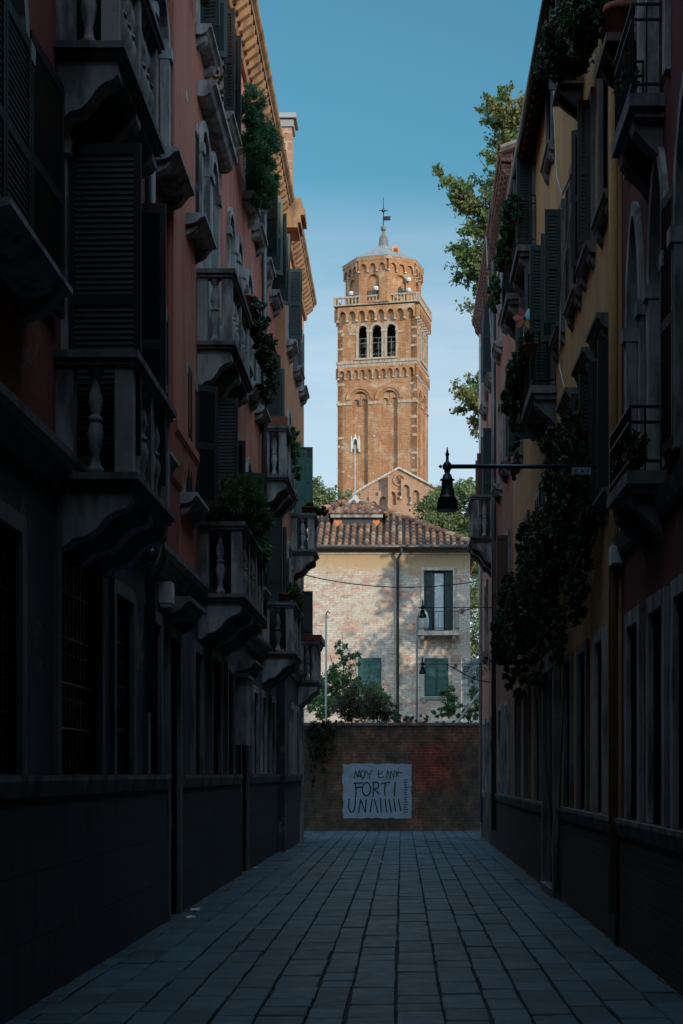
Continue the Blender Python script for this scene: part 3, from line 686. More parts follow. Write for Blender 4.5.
# ------------------------------------------------------------------ right side, second house (yellow)
E_ = thing('apartment_building', 'ochre yellow house in the middle of the right side, half covered by ivy', 'building', (RW, 20, 0))
ge = [(15.0, 15.6, 1.2, 2.95, None), (16.4, 17.1, 1.2, 2.95, None), (17.9, 18.5, 1.2, 2.95, None), (19.5, 20.6, 0, 2.9, None), (21.9, 22.6, 1.2, 2.9, None), (23.9, 24.6, 1.2, 2.9, None), (25.9, 26.6, 1.2, 2.9, None)]
lower(E_, FRt, 14.02, 27.5, ge, mat='yellow', band=(1.04, 1.19), dado='darkbrick', strg=False)
eup = [(14.5, 15.15, 4.35, 5.78, None), (15.75, 16.45, 4.35, 5.78, None), (17.4, 18.1, 4.35, 5.78, None), (19.4, 20.1, 4.35, 5.78, None), (21.5, 22.2, 4.35, 5.7, None), (24.0, 24.7, 4.35, 5.7, None),
       (14.55, 15.2, 7.22, 8.75, None), (15.95, 16.6, 7.22, 8.75, None), (17.15, 17.85, 7.15, 8.7, None), (18.9, 19.6, 7.25, 8.7, None), (20.2, 21.0, 6.75, 8.7, None), (22.4, 23.1, 6.75, 8.7, None), (25.4, 26.0, 7.1, 8.6, None),
       (15.2, 15.9, 9.95, 11.1, None), (17.6, 18.3, 9.95, 11.1, None), (20.15, 20.8, 10.05, 11.1, None), (23.0, 23.7, 9.7, 11.1, None), (25.3, 26.0, 9.7, 11.1, None)]
facade(FRt, 14.02, 27.5, 3.84, 11.5, eup).build('wall', 'yellow', E_)
body(E_, 'yellow', RW + .26, 11, 14.02, 27.5, 0, 11.49)
for o in ge: window(E_, FRt, *o[:4], frame='stone_dark' if o[0] > 16 else 'stone', fw=.11, sill=False, grille=o[2] > 1, door=o[2] < 1)
es = [dict(shut='open', sw=.11, smat='black', sa=(90, 100)), dict(shut='open', sw=.14, smat='black'), dict(shut='flat', smat='black'), dict(shut='flat', smat='black'), dict(shut='closed'), dict(shut='flat'),
      dict(shut=None, fw=.12), dict(shut='open', sw=.13, smat='black', sa=(85, 120)), dict(shut='flat', sw=.3, smat='green'), dict(shut='open', sw=.2, smat='green', sa=(92, 120)), dict(shut='open', sw=.28, smat='green', door=True, sill=False), dict(shut='open', sw=.25, door=True, sill=False), dict(shut='open', sw=.2),
      dict(shut='flat'), dict(shut='open', sw=.2), dict(shut=None, fw=.1), dict(shut='open', sw=.25, smat='green', door=True, sill=False), dict(shut='open', sw=.2, door=True, sill=False)]
for o, kw in zip(eup, es): window(E_, FRt, *o, sillp=.11, **{'frame': 'stone_dark', **kw})
for a, b in ((14.45, 15.3), (15.62, 16.6), (17.25, 18.25), (19.2, 20.3)): ledge(FRt, a, b, 6.05, .17, .15, 'stone_dark', E_, 'hood')
iron_balcony(E_, FRt, 19.75, 21.5, 6.72, .34, .72)
iron_balcony(E_, FRt, 22.7, 24.2, 9.62, .30, .75)
iron_balcony(E_, FRt, 25.0, 26.4, 9.62, .30, .75)
# boarded eaves with rafters, tiles above
ev = MB().prism(FRt, [(-.3, 11.46), (.23, 11.03), (.24, 11.06), (-.3, 11.50)], 14.0, 27.45)
for i in range(46):
    u = 14.1 + i * .29; ev.prism(FRt, [(.002, 11.13), (.22, 10.97), (.23, 11.03), (.002, 11.20)], u, u + .07)
ev.build('eaves', 'brownwood', E_)
MB().tube([FRt(14.0, 11.09, .27), FRt(27.4, 11.09, .27)], .055, 8).build('gutter', 'pipe', E_, True)
tiled_roof(E_, FRt, 14.0, 27.5, 11.56, 4.4, 1.7, .21, drop=.40)
pipe(E_, [(RW - .07, 13.98, 11.0), (RW - .07, 13.98, .3)], .045, 'yellow')
MB().box(FRt, 13.9, 14.12, 0, 11.3, .004, .03).build('corner_strip', 'yellow', E_)
st = MB().box(FRt, 19.2, 19.42, 0, 2.95, .004, .10).box(FRt, 20.68, 20.9, 0, 2.95, .004, .10).box(FRt, 19.2, 20.9, 2.96, 3.2, .004, .12)
st.build('door_surround', 'stone_dark', E_)
MB().box(FRt, 19.35, 20.75, 0.005, .12, .002, .13).build('doorstep', 'stone_dark', E_)

# ------------------------------------------------------------------ right side, far house (salmon)
G = thing('apartment_building', 'salmon red house at the far right end, under a brick toothed cornice', 'building', (RW, 33, 0))
gf = [(28.6, 29.2, 1.2, 2.9, None), (30.4, 31.1, 1.2, 2.9, None), (32.6, 33.2, 1.2, 2.9, None), (34.4, 35.2, 0, 2.8, None), (36.2, 36.8, 1.2, 2.8, None)]
lower(G, FRt, 27.52, 38.0, gf, mat='pinkred', band=(1.04, 1.19), dado='darkbrick', strg=False)
fu = [(28.3, 29.0, 4.5, 6.1, None), (30.5, 31.2, 4.5, 6.1, None), (35.6, 36.3, 4.5, 6.1, None), (33.0, 33.8, 6.75, 9.2, None), (28.4, 29.1, 7.5, 9.2, None), (30.6, 31.3, 7.5, 9.2, None), (35.6, 36.3, 7.5, 9.2, None),
      (28.4, 29.1, 10.4, 12.0, None), (30.6, 31.3, 10.4, 12.0, None), (33.0, 33.7, 10.4, 12.0, None), (35.6, 36.3, 10.4, 12.0, None)]
facade(FRt, 27.52, 38.0, 3.84, 12.75, fu).build('wall', 'pinkred', G)
body(G, 'pinkred', RW + .26, 11, 27.52, 38.0, 0, 12.74)
for o in gf: window(G, FRt, *o[:4], frame='stone', fw=.12, sill=False, grille=o[2] > 1, door=o[2] < 1)
for i, o in enumerate(fu): window(G, FRt, *o, frame='stone', shut=('open', 'flat', None)[i % 3], sw=.22, smat='green' if i % 2 else 'brownwood', door=i == 3, sill=i != 3, sillp=.18)
balcony(G, FRt, 32.5, 34.3, 6.75, .50, 2, 3, bracket=.5)
eave_cornice(G, FRt, 27.6, 38.0, 12.6, 13.05, .27, 'redbrick', .26)
tiled_roof(G, FRt, 27.55, 38.0, 13.06, 4.4, 1.6, .18)
MB().box(FRt, 37.86, 38.02, 0, 2.9, .003, .05).box(FRt, 37.4, 37.55, 0, 2.9, .003, .03).build('quoin', 'stone', G)
pipe(G, [(RW - .09, 31.9, 12.5), (RW - .09, 31.9, .4)], .05)
pipe(G, [(RW - .09, 37.2, 12.5), (RW - .09, 37.2, .4)], .045, 'pale_pipe')

# ------------------------------------------------------------------ unseen blocks added to hold back sky light and low sun
H1 = thing('apartment_building', 'added unseen block bridging the alley behind the viewer, keeping sky light off the near walls', 'building', (0, -8, 0))  # added overhead block that darkens the near end of the alley
MB().box(W0, -8, 8, 12.3, 13.2, -14, 4).build('wall', 'red_dark', H1)
MB().box(W0, LW + .003, RW - .003, 4.3, 12.29, -14, 4).build('sky_blocker', 'grey', H1)
MB().box(W0, -16, 16, 0, 11, -24, -14.02).build('back_wall', 'grey', H1)
H2 = thing('apartment_building', 'added unseen tall block beyond the right hand roofs, shading the left walls from the sun', 'building', (18, 0, 0))  # added occluder, keeps direct sun off the upper left facades
MB().box(W0, 13, 26, 0, 16.6, -40, 22).build('wall', 'church', H2)
MB().prism(Fr(13, 0, (0, 1), (1, 0)), [(-.4, 16.61), (13.4, 16.61), (6.5, 19)], -40, 22).build('roof', 'tile', H2)
H3 = thing('apartment_building', 'added unseen lower block beyond the right hand houses, put in to block low sun', 'building', (18, 34, 0))  # added occluder for low sun, never in view
MB().box(W0, 12.5, 20, 0, 13.2, 22.05, 28).build('wall', 'orange', H3)
MB().prism(Fr(12.5, 0, (0, 1), (1, 0)), [(-.3, 13.21), (7.8, 13.21), (3.7, 14.6)], 22.05, 28).build('roof', 'tile', H3)

# ================================================================== END WALL
gw = thing('garden_wall', 'old patched brick wall closing the alley, with a whitewashed panel of graffiti', 'wall', (0, 42.1, 0))
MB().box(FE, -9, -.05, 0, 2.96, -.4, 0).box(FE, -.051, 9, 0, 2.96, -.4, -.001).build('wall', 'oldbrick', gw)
rng0 = random.Random(4)
cp = MB()
x = -9
while x < 9:
    w_ = rng0.uniform(.45, .8); cp.box(FE, x, x + w_ - .012, 2.961, 3.04 + rng0.uniform(-.012, .012), -.44, .04 + rng0.uniform(-.01, .01)); x += w_
cp.build('coping', 'stone_dark', gw)
def jag(x0, x1, z0, z1, s, rnd, n=9):
    pts = []
    for a, b in (((x0, z0), (x1, z0)), ((x1, z0), (x1, z1)), ((x1, z1), (x0, z1)), ((x0, z1), (x0, z0))):
        for i in range(n): t_ = i / n; pts.append((a[0] + (b[0] - a[0]) * t_ + rnd.uniform(-s, s), a[1] + (b[1] - a[1]) * t_ + rnd.uniform(-s, s)))
    return pts
s2 = NT('thin_whitewash'); pq = s2.pos(); f2 = s2.noise(pq, 5, 8, .75)
vv = s2.wallvec(); bb = s2.n('ShaderNodeTexBrick'); s2.l(vv, bb.inputs['Vector']); bb.inputs['Scale'].default_value = 1; bb.inputs['Brick Width'].default_value = .25; bb.inputs['Row Height'].default_value = .072; bb.inputs['Mortar Size'].default_value = .007
s2.bump(bb.outputs['Fac'], -.5, .01)
M['wash'] = s2.out(s2.mix(s2.ramp(f2, [(.4, 0), (.8, .75)]), (.33, .44, .55), (.17, .21, .25)), .9)
u0, u1 = (343 - VX) * 42.1 / F, (411.5 - VX) * 42.1 / F; z0_, z1_ = EYE - (818 - VY) * 42.1 / F, EYE - (764 - VY) * 42.1 / F
pn = MB().slab(FE, jag(u0, u1, z0_, z1_, .022, rng0, 14), -.01, .012).build('whitewash_panel', M['wash'], gw)
SC = 42.1 / F / (683 / 76)                              # metres per pixel of the enlarged view
def gp(x, y): return ((340 + x / (683 / 76) - VX) * 42.1 / F, EYE - (760 + y / (557 / 62) - VY) * 42.1 / F)
def ell(cx, cy, rx, ry, a0=0, a1=360, n=14): return [(cx + rx * math.cos(R(a0 + (a1 - a0) * i / n)), cy + ry * math.sin(R(a0 + (a1 - a0) * i / n))) for i in range(n + 1)]
strokes = {'F': [[(140, 205), (145, 300), (138, 340)], [(125, 210), (205, 205)], [(135, 250), (195, 243)]],
 'O': [ell(238, 262, 38, 60)], 'R': [[(300, 200), (298, 330)], ell(322, 228, 26, 30, -120, 110, 8), [(305, 262), (352, 305)]],
 'T': [[(370, 212), (450, 200)], [(408, 205), (400, 260), (405, 320)]], 'I': [[(500, 200), (494, 215), (488, 325)]],
 'U': [[(82, 350), (78, 430), (95, 470), (120, 465), (135, 420), (138, 350)]], 'N': [[(168, 475), (185, 355)], [(185, 355), (228, 470)], [(228, 470), (236, 355)]],
 'slash': [[(272, 470), (290, 350)], [(310, 350), (338, 470)], [(365, 345), (370, 465)], [(405, 350), (420, 465)], [(440, 350), (462, 470)], [(482, 345), (500, 460)], [(525, 350), (545, 455)]],
 'scrawl': [[(125, 165), (140, 95), (160, 160), (172, 90), (190, 165)], ell(205, 125, 18, 32), [(235, 95), (262, 140), (285, 90)], [(262, 140), (272, 175)], [(205, 175), (230, 110)],
            [(345, 90), (350, 160)], [(340, 128), (372, 122), (385, 100)], [(352, 160), (392, 150)], [(415, 165), (428, 95), (448, 165)], [(452, 165), (458, 95), (482, 160), (490, 90)], [(500, 95), (525, 150)], [(528, 90), (500, 155)], [(500, 120), (560, 112)], [(150, 130), (185, 150)]],
 'tally': [[(575, y), (612 - (y % 3) * 6, y)] for y in range(180, 470, 22)]}
for nm, sts in strokes.items():
    mb = MB()
    for st_ in sts:
        q = [gp(*p) for p in st_]; hw = .011 if nm in ('scrawl', 'tally') else .017
        for a, b in zip(q, q[1:]):
            d = Vector((b[0] - a[0], b[1] - a[1])); L = d.length or 1e-6; n_ = Vector((-d.y, d.x)) / L * hw; e = d / L * hw * .5
            mb.slab(FE, [(a[0] - e.x + n_.x, a[1] - e.y + n_.y), (b[0] + e.x + n_.x, b[1] + e.y + n_.y), (b[0] + e.x - n_.x, b[1] + e.y - n_.y), (a[0] - e.x - n_.x, a[1] - e.y - n_.y)], .013, .016)
    mb.build('lettering', 'black', pn)

# ================================================================== HOUSE BEYOND
HH = thing('house', 'pale whitewashed brick house behind the garden wall, with a hipped clay tile roof', 'house', (-2, 60, 0))
hx0, hx1 = -6.7, 2.54
hops = [(.82, 1.9, 6.92, 9.2, None), (.84, 1.72, 4.5, 5.92, None), (-1.64, -.78, 4.55, 5.93, None), (-5.2, -4.2, 4.55, 5.95, None), (-5.2, -4.2, 7.2, 9.0, None)]
facade(FH, hx0, hx1, 0, 10.0, hops).build('wall', 'house', HH)
body(HH, 'house', hx0 + .001, hx1 - .001, 56.25, 65, 0, 9.99)
M['stonew'] = stone('pale_window_stone', (.52, .48, .42), (.25, .23, .2))
w1 = window(HH, FH, *hops[0], frame='stonew', fw=.10, sill=False, door=True)
for ua_, ub_ in ((.83, 1.12), (1.62, 1.89)): MB().box(FH, ua_, ub_, 6.95, 9.18, -.13, -.08).build('inner_shutter', 'green', w1)
MB().box(FH, 1.22, 1.55, 7.0, 9.1, -.13, -.10).build('curtain', 'curtain', w1)
window(HH, FH, *hops[1], frame='stonew', fw=.10, shut='closed', smat='teal', sillp=.1)
for o in hops[2:]: window(HH, FH, *o, frame='stonew', fw=.06, shut='closed', smat='teal', sillp=.1)
bs = MB().box(FH, .58, 2.12, 6.74, 6.90, .002, .55).build('balcony', 'stonew', HH)
for uu in (.68, 1.86): MB().prism(FH, [(.003, 6.738), (.5, 6.738), (.4, 6.6), (.15, 6.5), (.08, 6.3), (.003, 6.25)], uu, uu + .14).build('bracket', 'stonew', bs)
g = MB()
for zz in (7.0, 7.62): g.tube([FH(.62, zz, .01), FH(.62, zz, .5), FH(2.08, zz, .5), FH(2.08, zz, .01)], .014, 5)
for i in range(13): uu = .62 + 1.46 * i / 12; g.tube([FH(uu, 6.9, .5), FH(uu, 7.62, .5)], .008, 4)
g.build('railing', 'iron', bs)
MB().box(FH, hx0 - .02, hx1 + .02, 9.80, 9.86, .002, .05).build('string_course', 'stonew', HH)
MB().tube([FH(hx0 - .3, 10.03, .42), FH(hx1 + .3, 10.03, .42)], .075, 8).build('gutter', 'pipe', HH, True)
pipe(HH, [FH(-.02, 10.0, .40), FH(-.02, 9.85, .38), FH(-.16, 9.6, .10), FH(-.16, 0.1, .10)], .055, 'pipe')
# roof: four hips, then real tiles on the pitches
ax, ay, az = -2.0, 60.5, 12.62; ex0, ex1, ey0, ey1, ez = -7.0, 2.84, 55.6, 65.4, 10.02
rf = MB().add([(ex0, ey0, ez), (ex1, ey0, ez), (ex1, ey1, ez), (ex0, ey1, ez), (ax, ay, az)], [(0, 1, 4), (1, 2, 4), (2, 3, 4), (3, 0, 4), (3, 2, 1, 0)]).build('roof', 'tilebase', HH)
rr = random.Random(9)
def tile_pitch(e0, e1, ap, name='tiles', par=rf, r=.085, pitch=.25, step=.40):
    e0, e1, ap = Vector(e0), Vector(e1), Vector(ap); L = (e1 - e0).length; ud = (e1 - e0) / L; t0 = (ap - e0).dot(ud)
    up = ap - (e0 + ud * t0); H = up.length; upd = up / H; nrm = ud.cross(upd).normalized()
    if nrm.z < 0: nrm = -nrm
    mb = MB(); n = int(L / pitch)
    for i in range(n):
        u = (i + .5) * L / n; hmax = H * (u / t0 if u < t0 else (L - u) / (L - t0)); v = -.06
        jit = rr.uniform(-.015, .015)
        while v < hmax - .08:
            v2 = min(v + step + .05, hmax); s0 = r * rr.uniform(.98, 1.1); s1 = r * .82; lift = rr.uniform(0, .014)
            vs = []
            for vv_, rad, hh in ((v, s0, .03 + lift), (v2, s1, .0)):
                for j in range(6):
                    a = PI * j / 5; vs.append(e0 + ud * (u + jit + rad * math.cos(a)) + upd * vv_ + nrm * (hh + rad * math.sin(a)))
            c0 = e0 + ud * (u + jit) + upd * v + nrm * .03
            vs.append(c0)
            mb.add(vs, [(j, j + 1, 7 + j, 6 + j) for j in range(5)] + [(j + 1, j, 12) for j in range(5)])
            v += step
    return mb.build(name, 'tile', par)
tile_pitch((ex0, ey0, ez), (ex1, ey0, ez), (ax, ay, az)); tile_pitch((ex1, ey0, ez), (ex1, ey1, ez), (ax, ay, az))
hp = MB()
for c_ in ((ex1, ey0, ez), (ex0, ey0, ez)):
    a, b = Vector(c_), Vector((ax, ay, az)); n = 17
    for i in range(n): p, q = a.lerp(b, i / n), a.lerp(b, (i + 1.15) / n); hp.tube([p + Vector((0, 0, .10)), q + Vector((0, 0, .05))], [.13, .10], 8)
hp.build('ridge_tiles', 'tile', rf)
# raised dormer with a slot
dm = MB().box(W0, -2.62, -.86, 11.0, 11.42, 57.7, 60).build('dormer', 'orange_pale', HH)
MB().box(W0, -2.30, -1.12, 11.14, 11.36, 57.68, 57.75).build('slot', 'glass', dm)
MB().box(W0, -2.74, -.74, 11.43, 11.56, 57.45, 57.62).build('fascia', 'stone', dm)
de = ((-2.85, 57.4, 11.57), (-.65, 57.4, 11.57)); dap = (-1.85, 59.3, 12.42)
MB().add([de[0], de[1], (-.65, 61, 11.57), (-2.85, 61, 11.57), dap], [(0, 1, 4), (1, 2, 4), (2, 3, 4), (3, 0, 4), (3, 2, 1, 0)]).build('dormer_roof', 'tile', dm)
tile_pitch(de[0], de[1], dap, 'dormer_tiles', dm); tile_pitch(de[1], (-.65, 61, 11.57), dap, 'dormer_tiles', dm)
MB().lathe((-1.86, 59.3, 12.2), [(.42, 0), (.34, .14), (.16, .28), (.06, .42)], 8).build('roof_cap', 'stonew', dm)
tag(MB().tube([(-1.86, 59.3, 12.4), (-1.86, 59.3, 14.6)], .03, 6).build('roof_mast', 'pale_pipe'), 'thin pale mast standing on the small tiled roof peak of the pale house', 'mast')

# ================================================================== CHURCH GABLE
CH = thing('church', 'tan brick church gable with blind arches and two roundels, in front of the bell tower', 'church', (0, 165, 0))
dch = 165.0
FCh = Fr(0, dch, (1, 0), (0, -1))
def cx(px): return (px - VX) * dch / F
def cz(py): return EYE + (VY - py) * dch / F
gab = [(cx(352), 0), (cx(446), 0), (cx(446), cz(494)), (cx(399), cz(469)), (cx(366.5), cz(487)), (cx(352), cz(496))]
MB().slab(FCh, gab, -16, 0).build('wall', 'church', CH)
rk = MB()
for a, b in ((gab[2], gab[3]), (gab[3], gab[4]), (gab[4], gab[5])):
    rk.slab(FCh, [a, b, (b[0], b[1] + .22), (a[0], a[1] + .22)], -16.2, .3)
rk.build('raking_cornice', 'stonew', CH)
def corbels(fr, u0, u1, zt, n, h, p, mat, parent, foot='stonew', name='corbel_arches', slope=None):
    mb = MB(); ft = MB(); w = (u1 - u0) / n
    for i in range(n):
        a = u0 + i * w; dz = slope(a + w / 2) if slope else 0; t_ = w * .12
        arc = arc_top(a + t_, a + w - t_, zt - h * .3 + dz, min(h * .55, w / 2), 8)
        pts = [(a, zt - h + dz)] + [(a + t_, zt - h + dz)] + arc + [(a + w - t_, zt - h + dz), (a + w, zt - h + dz)]
        top = [(x, zt + dz) for x, _ in pts]
        mb.strip(fr, pts, top, .003, p)
        ft.box(fr, a - t_ * .9, a + t_ * .9, zt - h * 1.12 + dz, zt - h * .98 + dz, .002, p * 1.06)
    nf = len(mb.f); mb.add(ft.v, ft.f)
    o = mb.build(name, mat, parent); o.data.materials.append(M[foot])
    for p_ in o.data.polygons[nf:]: p_.material_index = 1
    return o
corbels(FCh, cx(369), cx(397), cz(485), 3, 1.9, .35, 'church', CH, slope=lambda u: (u - cx(383)) * .52 - .75)
corbels(FCh, cx(401), cx(440), cz(481), 4, 1.9, .35, 'church', CH, slope=lambda u: -(u - cx(420)) * .55 - .75)
def ring(fr, u, z, r0, r1, w0, w1, n=20):
    mb = MB(); a = [(u + r0 * math.cos(2 * PI * i / n), z + r0 * math.sin(2 * PI * i / n)) for i in range(n + 1)]; b = [(u + r1 * math.cos(2 * PI * i / n), z + r1 * math.sin(2 * PI * i / n)) for i in range(n + 1)]
    return mb.strip(fr, a, b, w0, w1)
for zz, r_ in ((cz(480), .5), (cz(494), .22)):
    ro = ring(FCh, cx(399.5), zz, r_, r_ + .2, .003, .14).build('roundel', 'church', CH)
    st_ = MB()
    for j in range(3):
        a = PI * j / 3; st_.slab(FCh, [(cx(399.5) + r_ * math.cos(a) - .05, zz + r_ * math.sin(a)), (cx(399.5) + r_ * math.cos(a) + .05, zz + r_ * math.sin(a)), (cx(399.5) - r_ * math.cos(a) + .05, zz - r_ * math.sin(a)), (cx(399.5) - r_ * math.cos(a) - .05, zz - r_ * math.sin(a))], .003 + .003 * j, .12 + .004 * j)
    st_.build('tracery', 'oldbrick', ro)
MB().slab(FCh, [(cx(392), 0), (cx(395), 0), (cx(392), cz(508)), (cx(391), cz(479)), (cx(388), cz(477)), (cx(388), cz(510))], .003, 1.2).build('buttress', 'church', CH)

# ================================================================== BELL TOWER
th = R(12); c_, s__ = math.cos(th), math.sin(th); TWd, TDp = 9.9, 7.7
cr = (1.7, 184.0); cl = (cr[0] - TWd * c_, cr[1] + TWd * s__)
FF = Fr(cl[0], cl[1], (c_, -s__), (-s__, -c_)); FS = Fr(cr[0], cr[1], (s__, c_), (c_, -s__))
cb = (cr[0] + TDp * s__, cr[1] + TDp * c_); cbl = (cl[0] + TDp * s__, cl[1] + TDp * c_)
FB = Fr(cb[0], cb[1], (-c_, s__), (s__, c_)); FLs = Fr(cbl[0], cbl[1], (-s__, -c_), (-c_, s__))
T = thing('bell_tower', 'tall square red brick bell tower with three arched belfry openings and an octagonal top', 'tower', (cr[0] - 4, 189, 0))
def tz(py, d=184.5): return EYE + (VY - py) * d / F
pan = [(1.85, 3.85, 0, 48.9, 'arch'), (5.5, 7.6, 0, 48.9, 'arch')]
bel = [(2.62, 3.75, 52.95, 57.0, 'arch'), (4.35, 5.6, 52.95, 57.0, 'arch'), (6.2, 7.4, 52.95, 57.0, 'arch')]
def tower_side(fr, W, pans, bels):
    facade(fr, 0, W, 0, 59.3, pans + bels, depth=.45).build('wall', 'tower', T)
    b = MB()
    b.quad(fr(.3, 0, -.45), fr(W - .3, 0, -.45), fr(W - .3, 52, -.45), fr(.3, 52, -.45)); b.build('recess_panel', 'tower', T)
sw_ = TDp / TWd
pan2 = [(a * sw_, b * sw_, z0, z1, k_) for a, b, z0, z1, k_ in pan]; bel2 = [(a * sw_, b * sw_, z0, z1, k_) for a, b, z0, z1, k_ in bel]
tower_side(FF, TWd, pan, bel); tower_side(FS, TDp, pan2, bel2); tower_side(FB, TWd, pan, []); tower_side(FLs, TDp, pan2, bel2)
MB().box(FF, .35, TWd - .35, 52.0, 52.6, -TDp + .35, -.35).box(FF, .35, TWd - .35, 58.6, 59.2, -TDp + .35, -.35).box(FF, .4, TWd - .4, 52.6, 58.6, -TDp + .3, -TDp + 2.2).build('belfry_floor', 'oldbrick', T)
for fr, W, bb_, full in ((FF, TWd, bel, 1), (FS, TDp, bel2, 1), (FLs, TDp, bel2, 0)):
    for a, b, z0, z1, k_ in bb_:
        g = MB(); r_ = (b - a) / 2
        g.strip(fr, [(a + .002, z0)] + arc_top(a + .002, b - .002, z1, r_) + [(b - .002, z0)], [(a - .26, z0)] + arc_top(a - .26, b + .26, z1 + .3, r_ + .3) + [(b + .26, z0)], -.3, .10)
        g.box(fr, a - .3, a + .06, z1 - r_ - .25, z1 - r_ + .05, -.35, .16).box(fr, b - .06, b + .3, z1 - r_ - .25, z1 - r_ + .05, -.35, .16)
        g.build('belfry_arch', 'towerstone', T)
    for a, b, z0, z1, k_ in (pan if W == TWd else pan2):
        r_ = (b - a) / 2
        MB().strip(fr, arc_top(a - .3, b + .3, z1 + .3, r_ + .3, 16), arc_top(a - .75, b + .75, z1 + .75, r_ + .75, 16), .003, .14).build('arch_ring', 'tower', T)
        m_ = (a + b) / 2; q = MB()                     # the pair of small arches inside
        q.strip(fr, [(a + .06, 47.2)] + arc_top(a + .06, m_ - .12, 48.0, (m_ - a) / 2 - .1) + [(m_ - .12, 47.2)], [(a + .003, 47.2)] + [(x, 48.6) for x, _ in arc_top(a + .003, m_ - .02, 48, .4)] + [(m_ - .02, 47.2)], -.449, -.2)
        q.strip(fr, [(m_ + .12, 47.2)] + arc_top(m_ + .12, b - .06, 48.0, (b - m_) / 2 - .1) + [(b - .06, 47.2)], [(m_ + .02, 47.2)] + [(x, 48.6) for x, _ in arc_top(m_ + .02, b - .003, 48, .4)] + [(b - .003, 47.2)], -.449, -.2)
        q.build('twin_arches', 'tower', T)
    # string courses on the piers
    sb = MB(); cuts = [0] + [x for o in (pan if W == TWd else pan2) for x in (o[0] - .05, o[1] + .05)] + [W]
    for a, b in zip(cuts[::2], cuts[1::2]): sb.box(fr, a - (.1 if a == 0 else 0), b + (.1 if b == W else 0), 47.25, 47.55, .002, .13)
    sb.box(fr, -.12, W + .12, 52.3, 52.65, .002, .18); sb.box(fr, -.06, W + .06, 51.95, 52.299, .002, .08)
    a_, b_ = bb_[0][0] - .3, bb_[-1][1] + .3
    sb.box(fr, a_, b_, 52.701, 52.94, .002, .34)
    sb.box(fr, a_ - .7, a_ + .02, 55.9, 56.15, .002, .09).box(fr, b_ - .02, b_ + .6, 55.9, 56.15, .002, .09)
    sb.build('string_course', 'towerstone', T)
    corbels(fr, .15, W - .15, 51.9, 11 if W == TWd else 9, 1.35, .28, 'tower', T)
    corbels(fr, .1, W - .1, 59.25, 8 if W == TWd else 7, 1.6, .45, 'tower', T)
# scattered pale quoin stones
rq = random.Random(3); qs = MB(); q2 = MB()
for z in np.arange(20, 58, 1.1):
    if rq.random() < .5: w_ = rq.uniform(.3, .9); MB().box(FF, -.04, w_, z, z + rq.uniform(.22, .35), -.3, .035).build('quoin', 'towerstone', T)
    if rq.random() < .35: w_ = rq.uniform(.3, .7); MB().box(FF, TWd - w_, TWd + .04, z, z + rq.uniform(.22, .35), -.3, .035).build('quoin', 'towerstone', T)
for _ in range(34):
    u = rq.choice([rq.uniform(.4, 1.7), rq.uniform(4.0, 5.4), rq.uniform(7.9, 9.4)]); z = rq.uniform(24, 58)
    if 50 < z < 53 or (z > 52 and 2.2 < u < 7.8): continue
    MB().box(FF, u, u + rq.uniform(.22, .45), z, z + rq.uniform(.2, .34), .002, .04).build('stone_block', 'towerstone', T)

MB().box(FF, 2.35, 2.72, 47.9 - .5, 48.4, -.44, -.40).build('slit_window', 'glass', T)
# little gothic tabernacle relief
gx = 2.25; gz = tz(450); tb = MB()
tb.box(FF, gx - .55, gx - .43, gz, gz + 1.5, -.44, .12).box(FF, gx + .43, gx + .55, gz, gz + 1.5, -.44, .12)
tb.strip(FF, [(gx - .3, gz + .4)] + arc_top(gx - .3, gx + .3, gz + 1.6, .5, 8, True) + [(gx + .3, gz + .4)], [(gx - .43, gz + .4)] + arc_top(gx - .43, gx + .43, gz + 1.85, .7, 8, True) + [(gx + .43, gz + .4)], -.44, .10)
for dx in (-.49, 0, .49): tb.lathe(FF(gx + dx, gz + (1.5 if dx else 1.75), 0), [(.09, 0), (.12, .1), (.05, .4), (.01, .6)], 6)
tb.build('tabernacle', 'white', T)
# balcony with balustrade
bp_ = MB()
for fr, W in ((FF, TWd), (FS, TDp), (FB, TWd), (FLs, TDp)): bp_.box(fr, -.4, W + .4, 59.26, 59.45, -.4, .4)
pl_ = MB().box(FF, -.46, TWd + .46, 59.46, 59.62, -TDp - .46, .46).build('parapet_walk', 'towerstone', T)
bm_ = MB().lathe((0, 0, 0), [(.12, 0), (.12, .12), (.07, .2), (.11, .45), (.06, .75), (.12, .85), (.12, .95)], 6)
bdata = None
for fr, W in ((FF, TWd), (FS, TDp), (FLs, TDp), (FB, TWd)):
    MB().box(fr, -.46, W + .46 - .26, 60.42, 60.60, .18, .46).build('rail', 'towerstone', pl_)
    MB().box(fr, -.46, -.12, 59.625, 60.42, .12, .455).build('post', 'towerstone', pl_)
    n = int(W / .42)
    for i in range(n):
        at = fr(-.05 + (W + .2) * (i + .5) / n, 59.62, .32)
        if bdata is None: o = MB().lathe(at, [(.12, 0), (.12, .10), (.07, .17), (.11, .38), (.06, .63), (.12, .71), (.12, .80)], 6).build('baluster', 'towerstone', pl_, at=at); bdata = o.data
        else: o = bpy.data.objects.new('baluster', bdata); C.objects.link(o); o.parent = pl_; o.location = Vector(at) - wloc(pl_)
